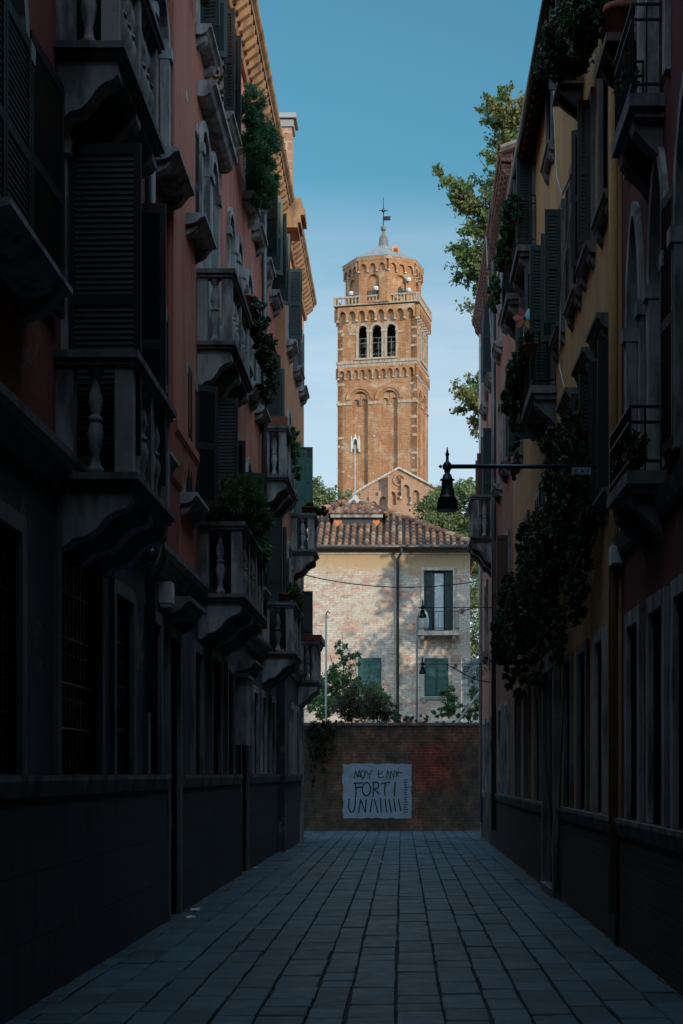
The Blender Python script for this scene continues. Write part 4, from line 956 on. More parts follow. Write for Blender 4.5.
# octagonal drum
oc = Vector(FF(TWd / 2, 59.6, -TDp / 2)); Rd = 4.78; ap_ = Rd * math.cos(R(22.5)); fw_ = 2 * Rd * math.sin(R(22.5))
dr = MB().lathe(oc, [(Rd - .35, 0), (Rd - .35, 5.2)], 8, R(258 + 22.5 - 4)).build('drum', 'tower', T)
for i in range(8):
    a = R(258 - 4 + 45 * i); nx, ny = math.cos(a), math.sin(a)
    fr = Fr(oc.x + nx * ap_, oc.y + ny * ap_, (-ny, nx), (nx, ny)); hf = fw_ / 2
    facade(fr, -hf, hf, 59.62, 64.9, [(-.8, .8, 59.9, 63.1, 'arch')], depth=.33).build('drum_wall', 'tower', T)
    corbels(fr, -hf + .05, hf - .05, 64.75, 3, 1.25, .3, 'tower', T)
    MB().box(fr, -hf - .14, hf + .14, 64.76, 65.15, -.5, .34).build('drum_cornice', 'tower', T)
    MB().slab(fr, [(-.16, 60.6), (.5, 60.6), (.5, 61.5), (.17, 61.9), (-.16, 61.5)], -.34, -.30).build('drum_window', 'glass', T) if i in (1, 0) else None
    if i in (0, 1, 7):
        lp = MB()
        for zz in ((61.3, 62.6) if i == 1 else (61.2,)): lp.lathe(fr(.95 if i == 1 else .45, zz, .35), [(.05, -.3), (.28, -.22), (.36, 0), (.28, .22), (.05, .3)], 10)
        lp.build('floodlight', 'white', T)
rt = 65.15 - oc.z
lr = MB().lathe(oc, [(5.15, rt), (5.2, rt + .12), (2.6, rt + 1.65), (1.0, rt + 2.6), (.3, rt + 2.8)], 8, R(258 + 22.5 - 4)).build('roof', 'lead', T)
dmr = Vector((oc.x + 1.55, oc.y - 2.6, oc.z + rt + .75)); q = MB()
q.box(W0, dmr.x - .45, dmr.x + .45, dmr.z, dmr.z + 1.0, dmr.y, dmr.y + 2.2); q.slab(Fr(dmr.x, dmr.y, (1, 0), (0, -1)), [(-.45, dmr.z + 1.001)] + arc_top(-.45, .45, dmr.z + 1.4, .4, 8) + [(.45, dmr.z + 1.001)], -2.2, 0)
q.build('dormer', 'orange_pale', lr)
MB().box(W0, dmr.x - .25, dmr.x + .25, dmr.z + .2, dmr.z + .95, dmr.y - .03, dmr.y + .02).build('dormer_window', 'brownwood', lr)
z_ = rt + 2.45
MB().lathe(oc, [(1.0, z_), (.8, z_ + .3), (.62, z_ + .5), (.55, z_ + 1.1), (.5, z_ + 1.5), (.32, z_ + 1.8), (.15, z_ + 2.0), (.14, z_ + 2.3)], 12).build('lantern', 'leadd', lr, True)
MB().lathe(oc, [(.05, z_ + 2.25), (.28, z_ + 2.4), (.36, z_ + 2.65), (.28, z_ + 2.9), (.05, z_ + 3.05)], 12).build('ball', 'leadd', lr, True)
vn = MB().tube([(oc.x, oc.y, oc.z + z_ + 3.0), (oc.x, oc.y, oc.z + z_ + 6.6)], [.07, .03], 6)
zz = oc.z + z_ + 4.9
vn.tube([(oc.x - .55, oc.y, zz), (oc.x + .55, oc.y, zz)], .06, 5).lathe((oc.x, oc.y, zz - .3), [(.05, 0), (.2, .2), (.2, .4), (.05, .6)], 8)
vn.slab(Fr(oc.x, oc.y, (1, 0), (0, -1)), [(.05, zz - 1.25), (.95, zz - 1.2), (.8, zz - .95), (.95, zz - .7), (.05, zz - .7)], -.02, .02)
vn.build('weather_vane', 'iron', lr)
for u in (3.2, 5.0, 6.7):
    bo = MB().lathe(FF(u, 54.2 + (u == 3.2) * .3, -1.3), [(.55, 0), (.5, .08), (.36, .4), (.3, .75), (.2, .9), (.05, .95)], 14).build('bell', 'bell', T, True)
fr_ = MB()
for zz in (53.6, 55.0, 55.6): fr_.box(FF, 1.5, 8.5, zz, zz + .12, -.95, -.85)
for u in np.arange(1.8, 8.4, .8): fr_.box(FF, u, u + .1, 52.62, 55.6, -.84, -.76)
fr_.build('bell_frame', 'stone', T)

# ================================================================== LAMPS
def wall_lamp(label, ox, d, px_tip, zarm, lamp_dx, s=1.0, scroll=False, scr_at=None, group='street lamps on wall arms'):
    wx = RW; tx = (px_tip - VX) * d / F
    t = thing('street_lamp', label, 'street lamp', (wx, d, zarm), group)
    MB().tube([(wx - .002, d, zarm), (tx, d, zarm)], .022 * s, 8).build('arm', 'lampgreen', t, True)
    MB().box(W0, wx - .03, wx - .002, zarm - .16, zarm + .16, d - .05, d + .05).build('wall_plate', 'lampgreen', t)
    lx = tx + lamp_dx
    fn = MB().lathe((lx, d, zarm), [(.012, -.045), (.04, -.03), (.045, 0), (.035, .035), (.016, .05), (.014, .1), (.022, .115), (.014, .135), (.004, .19)], 10)
    fn.lathe((tx - .02, d, zarm), [(.001, -.02), (.022, 0), (.001, .02)], 8)
    fn.build('finial', 'lampgreen', t, True)
    top = zarm - .045
    sh = MB().lathe((lx, d, top - (.385 if s == 1 else .40 * s)), [(r * .93, z) for r, z in [(.112, 0), (.116, .006), (.098, .115), (.100, .118), (.088, .125), (.078, .15), (.066, .19), (.060, .24), (.058, .29), (.078, .295), (.078, .302), (.055, .312), (.045, .345), (.028, .36), (.022, .42)]] if s == 1 else [(r * s, z * s) for r, z in [(.195, 0), (.20, .012), (.165, .125), (.125, .19), (.10, .31), (.12, .32), (.06, .37), (.03, .40)]], 20)
    sh.build('shade', 'lampgreen', t, True)
    MB().lathe((lx, d, top - .415 * s), [(.10 * s, 0), (.17 * s, .004), (.185 * s, .014)] if s < 1 else [(.05, .026), (.10, .024), (.110, .031)], 20).build('glass', 'plastic', t, True)
    MB().tube([(lx, d, top - .01), (lx, d, top + .02)], .03 * s, 8).build('stem', 'lampgreen', t)
    if scroll:
        a = MB()
        a.tube([(wx - .01, d, zarm - .42), (wx - .35, d, zarm - .36), (wx - .65, d, zarm - .2), (wx - .9, d, zarm - .06), (wx - 1.0, d, zarm - .02)], .014, 6)
        for cx_, cz_, r_ in ((wx - .22, zarm - .19, .14), (wx - .55, zarm - .12, .09), (wx - .8, zarm - .06, .05)):
            a.tube([(cx_ + r_ * (1 - i / 26) * math.cos(i * .55), d, cz_ + r_ * (1 - i / 26) * math.sin(i * .55)) for i in range(24)], .010, 5)
        a.build('scroll_bracket', 'lampgreen', t)
    if scr_at:
        a = MB()
        for q in scr_at: a.tube([(q + .07 * (1 - i / 22) * math.cos(i * .6), d, zarm - .09 + .07 * (1 - i / 22) * math.sin(i * .6)) for i in range(20)], .011, 5)
        a.tube([(scr_at[0], d, zarm - .09), (scr_at[0] + .25, d, zarm - .01)], .011, 5)
        a.build('scroll_bracket', 'lampgreen', t)
    return t
d1 = 14.7
L1 = wall_lamp('large dark green bell shaped street lamp on a long straight arm, nearest to the viewer', 0, d1, 442.5, EYE + (VY - 466.5) * d1 / F, .047)
d2 = 33.2
wall_lamp('small street lamp on a plain thin arm in front of the tall balcony window', 0, d2, 420, EYE + (VY - 607.5) * d2 / F, .06, .45, scr_at=((462 - VX) * d2 / F,))
wall_lamp('small street lamp on the lowest arm, held by an iron scroll bracket', 0, d2 + 1.6, 420, EYE + (VY - 664) * (d2 + 1.6) / F, .06, .45, scroll=True)
# number plate hanging from the long arm
px = lambda p, d: (p - VX) * d / F
za = EYE + (VY - 466.5) * d1 / F
FP = Fr(0, d1, (1, 0), (0, -1))
plt = tag(MB().box(FP, px(571.5, d1), px(590.5, d1), EYE + (VY - 475) * d1 / F, EYE + (VY - 468.3) * d1 / F, .03, .036).build('number_plate', 'plastic'), 'small pale lamp number plate hanging under the long lamp arm', 'plate')
M['platepink'] = plain('faded_pink_enamel', (.30, .20, .22), .5); M['plateblue'] = plain('pale_blue_enamel', (.22, .36, .50), .5); M['ink'] = plain('dark_blue_ink', (.03, .05, .12), .5)
MB().box(FP, px(572, d1), px(578.5, d1), EYE + (VY - 474.5) * d1 / F, EYE + (VY - 468.8) * d1 / F, .0362, .038).build('panel', 'platepink', plt)
MB().box(FP, px(578.7, d1), px(590, d1), EYE + (VY - 474.5) * d1 / F, EYE + (VY - 468.8) * d1 / F, .0362, .038).build('panel', 'plateblue', plt)
def strokes_on(fr, sts, w0, w1, hw, mat, par):
    mb = MB()
    for st in sts:
        for a, b in zip(st, st[1:]):
            dd = Vector((b[0] - a[0], b[1] - a[1])); n_ = Vector((-dd.y, dd.x)).normalized() * hw
            mb.slab(fr, [(a[0] + n_.x, a[1] + n_.y), (b[0] + n_.x, b[1] + n_.y), (b[0] - n_.x, b[1] - n_.y), (a[0] - n_.x, a[1] - n_.y)], w0, w1)
    return mb.build('lettering', mat, par)
def pq_(x, y): return (px(x, d1), EYE + (VY - y) * d1 / F)
strokes_on(FP, [[pq_(580, 473.6), pq_(582, 469.6), pq_(584, 473.6)], [pq_(580.8, 472.3), pq_(583.2, 472.3)], [pq_(585.2, 469.8), pq_(588.6, 469.8), pq_(586, 473.6)], [pq_(574, 470), pq_(575.5, 472.8), pq_(577.2, 470)]], .0382, .040, .0035, 'ink', plt)
MB().tube([(px(575, d1), d1 - .033, za - .03), (px(575, d1), d1 - .02, za + .01)], .004, 4).tube([(px(587, d1), d1 - .033, za - .03), (px(587, d1), d1 - .02, za + .01)], .004, 4).build('hanger', 'iron', plt)

# poles and cables
def pole_thing(label, px_, py0, d, hook=0, r=.03, group='thin poles behind the garden wall'):
    x = (px_ - VX) * d / F; z = EYE + (VY - py0) * d / F
    t = thing('light_pole', label, 'pole', (x, d, 0), group)
    pts = [(x, d, 0), (x, d, z)]
    if hook: pts = [(x, d, 0), (x, d, z - .35), (x + .04, d, z - .12), (x + .14, d, z), (x + .24, d, z - .04)]
    MB().tube(pts, r, 8).build('pole', 'pale_pipe', t, True)
    if hook: MB().lathe((x + .25, d, z - .62), [(.05, 0), (.10, .08), (.11, .3), (.06, .5), (.02, .57)], 12).build('lamp_head', 'white', t, True)
    else: MB().tube([(x, d, z), (x + .05, d, z + .08), (x + .11, d, z + .02)], .02, 6).build('hook', 'iron', t)
    return t
pole_thing('thin pale pole with a small dark hook, left behind the garden wall', 326, 614, 43.6)
pole_thing('thin pale pole with a curved neck and white lamp head below the tall balcony window', 417, 609, 44.5, 1)
def cable(name, label, pts, r=.012, mat='iron', cat='cable', sub=10, sag=0, group=None):
    out = []
    for a, b in zip(pts, pts[1:]):
        a, b = Vector(a), Vector(b)
        for i in range(sub): t_ = i / sub; p = a.lerp(b, t_); p.z -= sag * 4 * t_ * (1 - t_); out.append(p)
    out.append(Vector(pts[-1]))
    return tag(MB().tube(out, r, 5).build(name, mat, smooth=True), label, cat, group)
cable('overhead_cable', 'dark cable sagging across the alley in front of the pale house', [P(300, 574, 36.5), P(484, 580, 37.5)], .013, sag=.25)
cable('wall_cable', 'loose pale cable looping down the upper part of the yellow house', [(RW - .05, 19.6, 11.0), (RW - .10, 19.2, 10.2), (RW - .12, 18.6, 9.0), (RW - .12, 18.0, 8.55), (RW - .09, 17.2, 8.5), (RW - .05, 17.0, 8.8)], .009, 'pale_pipe', sub=5)
cable('wall_cable', 'pale cable curving down beside the hoods of the yellow house', [(RW - .05, 17.6, 8.3), (RW - .10, 18.3, 7.4), (RW - .12, 18.35, 6.6), (RW - .08, 17.6, 5.9), (RW - .05, 17.2, 5.7)], .009, 'pale_pipe', sub=5)
cable('wall_cable', 'long straight pale cable dropping down the far salmon house beside its stone balcony', [(RW - .30, 31.0, 12.7), (RW - .12, 31.2, 9.3), (RW - .10, 32.0, 7.6), (RW - .09, 32.0, 5.0), (RW - .10, 31.6, 4.2)], .012, 'pale_pipe', sub=4)
cable('wall_cable', 'thin pale cable tied along the eaves of the salmon house', [(RW - .27, 29, 12.9), (RW - .28, 33.0, 11.0), (RW - .05, 34.5, 9.4)], .011, 'pale_pipe', sub=4)
t = thing('junction_box', 'pale grey electric box on the corner between yellow and crimson houses', 'box', (RW, 13.98, 4.6))
zc = EYE + (VY - 555.5) * 13.85 / F
MB().box(W0, RW - .118, RW - .003, zc - .085, zc + .085, 13.8, 13.95).build('box_body', 'plastic', t)
MB().box(W0, RW - .11, RW - .012, zc - .075, zc + .075, 13.785, 13.799).build('lid', 'plastic', t)
MB().tube([(RW - .06, 13.88, zc - .085), (RW - .06, 13.88, zc - .5)], .012, 6).build('conduit', 'pipe', t)
t = thing('wall_light', 'small boxy light fitting above the near left doorway', 'light', (LW, 15.9, 3.6))
MB().box(FL, 15.75, 15.95, 3.40, 3.62, .004, .14).build('housing', 'plastic', t); MB().box(FL, 15.76, 15.94, 3.36, 3.398, .02, .13).build('diffuser', 'white', t)
t = thing('wall_spotlight', 'small spotlight with a pale lens on the string course of the dark red house', 'light', (LW, 14.4, 3.7))
MB().lathe((LW + .16, 14.35, 3.62), [(.03, 0), (.055, .02), (.055, .1), (.02, .14)], 10).build('housing', 'iron', t, True); MB().tube([(LW + .01, 14.35, 3.72), (LW + .16, 14.35, 3.74)], .012, 6).build('bracket', 'iron', t)
MB().lathe((LW + .16, 14.35, 3.608), [(.03, 0), (.045, .012)], 10).build('lens', 'white', t)

# pinwheel
pw = thing('pinwheel', 'flower pinwheel with coloured petals standing in the balcony planting of the yellow house', 'toy', P(522, 345, 20.6))
ctr = Vector(P(524.5, 318.5, 20.6)); FPW = Fr(ctr.x, ctr.y, (1, 0), (0, -1))
pc = {'cyan_petal': (.01, .80, .85), 'white_petal': (.62, .85, .90), 'maroon_petal': (.42, .07, .10), 'rose_petal': (.62, .20, .16), 'orange_petal': (.62, .13, .02), 'yellow_petal': (.60, .33, .03)}
for (nm, col), ang in zip(pc.items(), (2, 55, 118, 178, 232, 300)):
    M[nm] = plain(nm, col, .35, 0, .15); a = R(ang); pts = []
    for i in range(14):
        q = 2 * PI * i / 14; x, y = .085 + .072 * math.cos(q), .036 * math.sin(q) * (1 + .4 * math.cos(q))
        pts.append((x * math.cos(a) - y * math.sin(a), ctr.z + x * math.sin(a) + y * math.cos(a)))
    MB().slab(FPW, pts, .01 + .004 * (ang % 5), .014 + .004 * (ang % 5)).build('petal', nm, pw)
MB().lathe((ctr.x, ctr.y - .03, ctr.z - .015), [(.001, 0), (.018, .006), (.018, .024), (.001, .03)], 10).build('hub', 'black', pw)
MB().tube([(ctr.x, ctr.y, ctr.z), (ctr.x - .02, ctr.y, ctr.z - .42)], .006, 5).build('stick', 'white', pw)

# ================================================================== PLANTS
FT = foliage_thing
PG = 'potted plants on the balconies and sills'
FT('balcony_plant', 'dense feathery evergreen bush bulging from the top floor sill of the orange house', 'plant', (LW, 22.6, 11.0), [(-2.32, 22.9, 11.8, .22, .4, .36, 45), (-2.20, 23.3, 11.35, .30, .6, .42, 80), (-2.22, 24.1, 11.05, .24, .55, .40, 60)], 150, .045, 'leaf_fern', 1, PG, aspect=.35)
FT('climbing_plant', 'narrow yellow green plant trailing down beside the top left window', 'plant', (LW, 20.2, 11), [(-2.45, 20.0, 11.9, .08, .3, .35, 10), (-2.46, 20.3, 11.2, .08, .3, .5, 14), (-2.46, 20.4, 10.5, .07, .25, .4, 9)], 40, .05, 'leaf_dry', 2)
FT('balcony_plant', 'dark bushy plants spilling over the far end of the white railed upper balcony', 'plant', (-2.1, 21.2, 7.9), [(-2.10, 20.9, 8.0, .14, .4, .25, 30), (-2.04, 21.9, 7.95, .14, .6, .45, 50), (-2.10, 23.4, 7.9, .16, .7, .5, 45)], 90, .07, 'leaf_dark', 3, PG, pot=[(-2.12, 20.3, 7.9, .1, .17), (-2.12, 20.7, 7.9, .1, .17)])
FT('balcony_plant', 'spiky grassy plant in a pot drooping over the lower balcony of the orange house', 'plant', (-2.1, 19.2, 4.8), [(-2.10, 19.05, 5.14, .26, .24, .15, 34), (-2.06, 19.0, 4.98, .34, .32, .13, 34), (-2.0, 19.9, 4.95, .2, .5, .14, 20)], 110, .27, 'leaf_mid', 4, PG, pot=[(-2.12, 19.15, 4.77, .14, .22)], hang=1.1, aspect=.07)
FT('balcony_plant', 'leafy green plant hanging over the long side of the lower orange house balcony', 'plant', (-2.0, 20.6, 4.8), [(-2.05, 20.3, 4.95, .15, .5, .2, 30), (-1.99, 21.2, 4.75, .12, .5, .25, 26)], 80, .075, 'leaf_mid', 5, PG, pot=[(-2.1, 20.3, 4.77, .12, .2)])
FT('balcony_plant', 'green plant cascading from a brown trough on the upper far balcony of the orange house', 'plant', (-2.1, 28.2, 7.9), [(-2.08, 28.5, 7.95, .09, .5, .25, 24), (-2.03, 29.0, 7.6, .07, .5, .4, 26)], 80, .07, 'leaf_mid', 6, PG)
tag(MB().box(W0, -2.50, -2.10, 7.97, 8.14, 27.42, 27.62).build('planter_tray', 'terracotta'), 'brown clay trough on the near rail of the upper far balcony', 'planter')
FT('balcony_plant', 'low green plant in a red pot on the lower far balcony of the orange house', 'plant', (-2.05, 27.7, 4.8), [(-2.02, 27.8, 4.98, .12, .3, .16, 22), (-1.97, 28.4, 4.85, .12, .4, .2, 22)], 70, .07, 'leaf_mid', 7, PG, pot=[(-2.18, 27.55, 4.75, .09, .17)], potmat='redcloth')
FT('balcony_plant', 'dark plant reaching out over the alley from red pots on the far upper left balcony', 'plant', (-1.9, 32.6, 7.3), [(-1.80, 32.7, 7.32, .22, .2, .10, 24), (-2.0, 32.7, 7.40, .14, .2, .1, 12)], 80, .075, 'leaf_dark', 8, PG, pot=[(-2.1, 32.5, 7.24, .08, .15), (-1.95, 32.5, 7.24, .08, .15)], potmat='redcloth')
FT('balcony_plant', 'small dark plant hanging from the roof edge above the dark red house', 'plant', (-2.4, 16.8, 10.4), [(-2.42, 16.4, 10.50, .1, .4, .12, 14), (-2.36, 17.6, 10.85, .1, .4, .12, 12)], 40, .06, 'leaf_dark', 9, PG)
# right side
FT('balcony_plant', 'large dark bush crowding the topmost pots between the yellow and crimson houses', 'plant', (1.85, 14.6, 8.2), [(1.78, 14.2, 8.75, .2, .5, .22, 50), (1.72, 15.6, 9.2, .22, .6, .28, 55), (1.74, 17.0, 9.75, .2, .5, .28, 45), (1.84, 13.2, 8.35, .14, .35, .18, 30)], 110, .065, 'leaf_dark', 11, PG, pot=[(1.88, 13.0, 7.94, .13, .30), (1.88, 13.32, 7.94, .12, .28)])
sh = thing('plant_shelf', 'dark bracketed shelf carrying big pots at the top of the crimson and yellow houses', 'shelf', (RW, 14.3, 8.1))
MB().box(FRt, 12.8, 13.5, 7.86, 7.93, .003, .30).build('board', 'brownwood', sh); MB().prism(FRt, [(.003, 7.858), (.28, 7.858), (.2, 7.74), (.003, 7.60)], 12.95, 13.03).build('bracket', 'iron', sh); MB().prism(FRt, [(.003, 7.858), (.28, 7.858), (.2, 7.74), (.003, 7.60)], 13.3, 13.38).build('bracket', 'iron', sh)
sh = thing('plant_shelf', 'small dark shelf with pots below the eaves of the yellow house', 'shelf', (RW, 17, 9.6))
MB().box(FRt, 16.8, 17.4, 9.34, 9.41, .003, .30).build('board', 'brownwood', sh); MB().prism(FRt, [(.003, 9.338), (.28, 9.338), (.2, 9.25), (.003, 9.1)], 16.9, 16.97).build('bracket', 'iron', sh); MB().prism(FRt, [(.003, 9.338), (.28, 9.338), (.2, 9.25), (.003, 9.1)], 17.2, 17.27).build('bracket', 'iron', sh)
FT('balcony_plant', 'bushy plant on the left end of the higher iron balcony of the yellow house', 'plant', (1.74, 23.5, 10.2), [(1.70, 23.4, 10.30, .14, .7, .3, 45), (1.66, 24.2, 10.1, .12, .5, .3, 30)], 80, .07, 'leaf_ever', 12, PG, pot=[(1.8, 23.2, 10.0, .1, .2)])
FT('balcony_plant', 'trailing green plant over the farther small iron balcony of the yellow house', 'plant', (1.74, 25.6, 10.2), [(1.70, 25.4, 10.32, .14, .6, .12, 36), (1.62, 26.3, 10.0, .10, .5, .35, 36)], 80, .07, 'leaf_mid', 13, PG, pot=[(1.8, 25.4, 10.1, .1, .2)])
FT('balcony_plant', 'thick leafy plants filling the long iron balcony below the pinwheel', 'plant', (1.6, 21.5, 7.2), [(1.72, 20.5, 7.42, .12, .5, .14, 45), (1.66, 21.4, 7.30, .14, .5, .28, 55), (1.60, 22.2, 7.2, .13, .4, .28, 36)], 90, .075, 'leaf_dark', 14, PG, pot=[(1.74, 20.2, 7.2, .1, .2), (1.72, 21.2, 7.2, .1, .2)])
FT('climbing_plant', 'long green tail of leaves hanging below the iron balcony of the yellow house', 'plant', (1.6, 23.2, 6.9), [(1.64, 21.9, 6.75, .07, .25, .45, 26), (1.65, 22.0, 6.2, .06, .2, .35, 14)], 70, .065, 'leaf_ever', 15)
FT('balcony_plant', 'dry tangled plant on the low iron balcony of the crimson house', 'plant', (1.8, 12.1, 4.2), [(1.84, 11.9, 4.15, .08, .4, .16, 34), (1.82, 12.4, 4.22, .08, .3, .2, 24)], 45, .05, 'leaf_dry', 16, PG)
FT('balcony_plant', 'yellow flowering plant beside the crimson house top balcony', 'plant', (1.8, 12.3, 7.2), [(1.82, 12.2, 7.25, .08, .4, .18, 20)], 40, .045, 'leaf_dry', 17, PG)
iv = [(1.89, 15.45, 4.45, .10, .4, .6, 50), (1.87, 15.7, 3.7, .10, .5, .5, 34), (1.84, 16.2, 4.9, .15, .8, .65, 70), (1.84, 17.8, 4.6, .17, .9, .75, 95), (1.84, 19.4, 4.35, .18, 1.0, .8, 105), (1.82, 21.2, 4.3, .18, 1.0, .8, 100), (1.80, 22.8, 4.1, .20, .9, .75, 90), (1.78, 24.6, 4.2, .20, .9, .7, 90), (1.76, 26.2, 4.0, .18, .6, .55, 60), (1.90, 16.6, 3.7, .10, .6, .5, 26), (1.9, 18.4, 3.4, .10, .7, .5, 30), (1.88, 20.8, 3.2, .11, .9, .45, 34), (1.84, 18.2, 5.6, .13, .6, .25, 20), (1.86, 23.4, 3.1, .1, .8, .4, 26), (1.86, 25.6, 3.3, .1, .5, .35, 16), (1.84, 22.5, 5.1, .12, .8, .25, 22)]
FT('climbing_plant', 'huge dark ivy curtain covering the middle of the yellow house', 'plant', (RW, 19, 0), iv, 90, .075, 'leaf_dark', 18, stems=[[(1.98, 19.3, 0.1), (1.9, 19.2, 1.6), (1.92, 19.6, 3), (1.9, 19.0, 4.6)], [(1.98, 19.2, 0.1), (1.95, 18.2, 2.2), (1.9, 17.4, 4.4)], [(1.98, 19.4, .1), (1.93, 21.0, 2.5), (1.86, 23, 4)]], stem_r=.014)

# garden behind the wall
FT('garden_shrub', 'airy dark green shrub with upright twigs below the small left window', 'shrub', P(345, 720, 47)[:2] + (0,), [P(322, 705, 46) + (.5, .6, .4, 40), P(318, 690, 46.5) + (.3, .5, .5, 26), P(342, 678, 47) + (.65, .8, .45, 44), P(356, 695, 47) + (.8, .8, .5, 60), P(341, 650, 47) + (.3, .4, .35, 9), P(352, 660, 47) + (.4, .4, .3, 9), P(333, 690, 47) + (.5, .6, .6, 40), P(375, 700, 47.5) + (.5, .5, .4, 26)], 50, .08, 'leaf_mid', 21, 'shrubs of the walled garden', stems=[[P(345, 722, 47), P(342, 632, 47)], [P(350, 722, 47), P(350, 650, 47)], [P(352, 720, 47), P(372, 668, 47)], [P(348, 722, 47), P(330, 655, 47)]], stem_r=.02)
FT('garden_shrub', 'rounded reddish brown shrub bulging over the top of the garden wall', 'shrub', P(364, 720, 44.6)[:2] + (0,), [P(362, 703, 44.4) + (.75, .6, .5, 100), P(348, 708, 44.4) + (.5, .5, .4, 50), P(380, 708, 44.4) + (.5, .5, .36, 50), P(392, 716, 44.4) + (.3, .4, .2, 20)], 70, .06, 'leaf_rust', 22, 'shrubs of the walled garden')
FT('garden_shrub', 'bright green young shrub by the green shutters of the pale house', 'shrub', P(455, 720, 46)[:2] + (0,), [P(447, 700, 46) + (.3, .4, .45, 20), P(462, 712, 46) + (.6, .5, .25, 40), P(478, 690, 46) + (.3, .5, .6, 34), P(440, 712, 46) + (.3, .3, .15, 14)], 50, .08, 'leaf_mid', 23, 'shrubs of the walled garden', stems=[[P(449, 720, 46), P(446, 690, 46)], [P(475, 720, 46), P(478, 668, 46)]])
FT('garden_shrub', 'low sprigs showing above the middle of the garden wall', 'shrub', P(405, 720, 43.5)[:2] + (0,), [P(400, 718, 43.4) + (.25, .3, .12, 12), P(412, 719, 43.4) + (.25, .3, .1, 10), P(425, 718, 43.4) + (.2, .2, .1, 6)], 40, .06, 'leaf_dark', 24, 'shrubs of the walled garden')
FT('garden_shrub', 'ragged green creeper hanging down the left end of the garden wall', 'creeper', (-2.3, 42, 3), [(-2.3, 41.98, 2.85, .5, .16, .25, 50), (-2.45, 41.99, 2.35, .25, .10, .45, 40), (-2.05, 41.99, 2.4, .2, .08, .35, 20), (-2.5, 42.0, 1.6, .12, .06, .4, 10), (-1.9, 42.1, 2.98, .4, .2, .12, 24), (-2.2, 42.0, 1.9, .08, .05, .3, 8)], 60, .065, 'leaf_dark', 25)
FT('garden_shrub', 'dark grass like tufts growing along the coping of the garden wall', 'creeper', (0.5, 42.2, 3), [(x, 42.2, 3.05, .2, .1, .05, 6) for x in np.arange(-1.2, 2.4, .45)], 22, .05, 'leaf_dry', 26)
sp = thing('corrugated_panel', 'pale blue grey panel standing beside the right corner of the pale house', 'panel', (2.3, 52, 0))
m_ = MB()
for i in range(14): x = 2.12 + i * .05; m_.prism(Fr(x, 52, (1, 0), (0, -1)), [(0, 3.6), (.03, 3.6), (.03, 5.55), (0, 5.55)], 0, .03)
m_.box(W0, 2.1, 2.85, 2.9, 5.6, 52.02, 52.05); M['sheet'] = plain('pale_blue_sheet', (.20, .26, .30), .5); m_.build('sheet', 'sheet', sp); MB().box(W0, 2.05, 2.1, 0, 5.65, 52, 52.06).box(W0, 2.85, 2.9, 0, 5.65, 52, 52.06).build('frame', 'pale_pipe', sp)
tag(MB().tube([P(458, 722, 43.2), P(484, 686, 43.2)], .035, 8).build('leaning_pole', 'pale_pipe'), 'pale pole leaning diagonally above the right end of the garden wall', 'pole')

# trees
TG = 'sunlit trees beyond the pale house'
tree('sunlit bushy tree left of the bell tower, behind the house roof', (-5, 84, 0), (-4.2, 84, 16.5), [(-5.6, 84, 16.6, 1.6, 1.6, 1.5, 60), (-4.0, 84, 16.2, 1.6, 1.6, 1.3, 70), (-2.9, 84, 15.5, 1.2, 1.6, 1.2, 45), (-5, 83.6, 14.4, 2.6, 2, 1.6, 60), (-3.0, 84, 13.8, 1.6, 1.6, 1.4, 40), (-8, 84, 15, 2, 2, 2.5, 60)], 120, .19, 'leaf_sun', 31, TG)
tree('sunlit tree behind the right end of the house roof, under the big lamp', (3.0, 84, 0), (3.0, 84, 16.5), [(2.2, 84, 16.2, 1.3, 1.5, 1.4, 60), (3.8, 84, 16.6, 1.4, 1.5, 1.5, 60), (1.7, 83.5, 14.8, 1.2, 1.5, 1.2, 50), (3.8, 83.5, 14.0, 1.8, 1.6, 1.6, 60), (5.6, 84, 15.5, 1.5, 1.5, 2.2, 45)], 120, .19, 'leaf_sun', 32, TG)
tree('yellow green tree seen in the gap between the pale house and the right wall', (4.0, 69, 0), (4.1, 69, 10.5), [(3.7, 69, 9.9, 1.0, 1.2, 1.3, 40), (4.4, 69, 8.2, 1.3, 1.2, 1.4, 50), (3.6, 68.6, 6.6, 1.0, 1.2, 1.2, 40), (4.5, 69, 5.0, 1.2, 1.2, 1.4, 40), (5.2, 69.5, 10.0, 1.2, 1.2, 1.6, 30)], 90, .14, 'leaf_sun', 33, TG)
tree('added unseen tree right of the garden wall, breaking up the sun on the house', (8.5, 49, 0), (8.6, 49, 12), [(6.8, 49, 8.0, 2.0, 2.2, 1.8, 40), (8.8, 49, 10.2, 2.4, 2.4, 2.0, 48), (10.8, 48, 8.6, 2.2, 2.2, 2.2, 42), (8.2, 50, 12.4, 2.4, 2.2, 1.8, 40), (12.0, 47, 11.2, 2.4, 2.2, 2.0, 40), (6.4, 50, 10.6, 1.6, 1.6, 1.5, 26), (7.4, 49, 5.8, 2.2, 2.2, 1.5, 60), (10.4, 48, 6.4, 2.4, 2.2, 1.5, 60), (12.6, 46.5, 7.6, 2.2, 2.2, 1.8, 60)], 62, .2, 'leaf_mid', 35)  # tree added out of view to dapple sunlight on the pale house
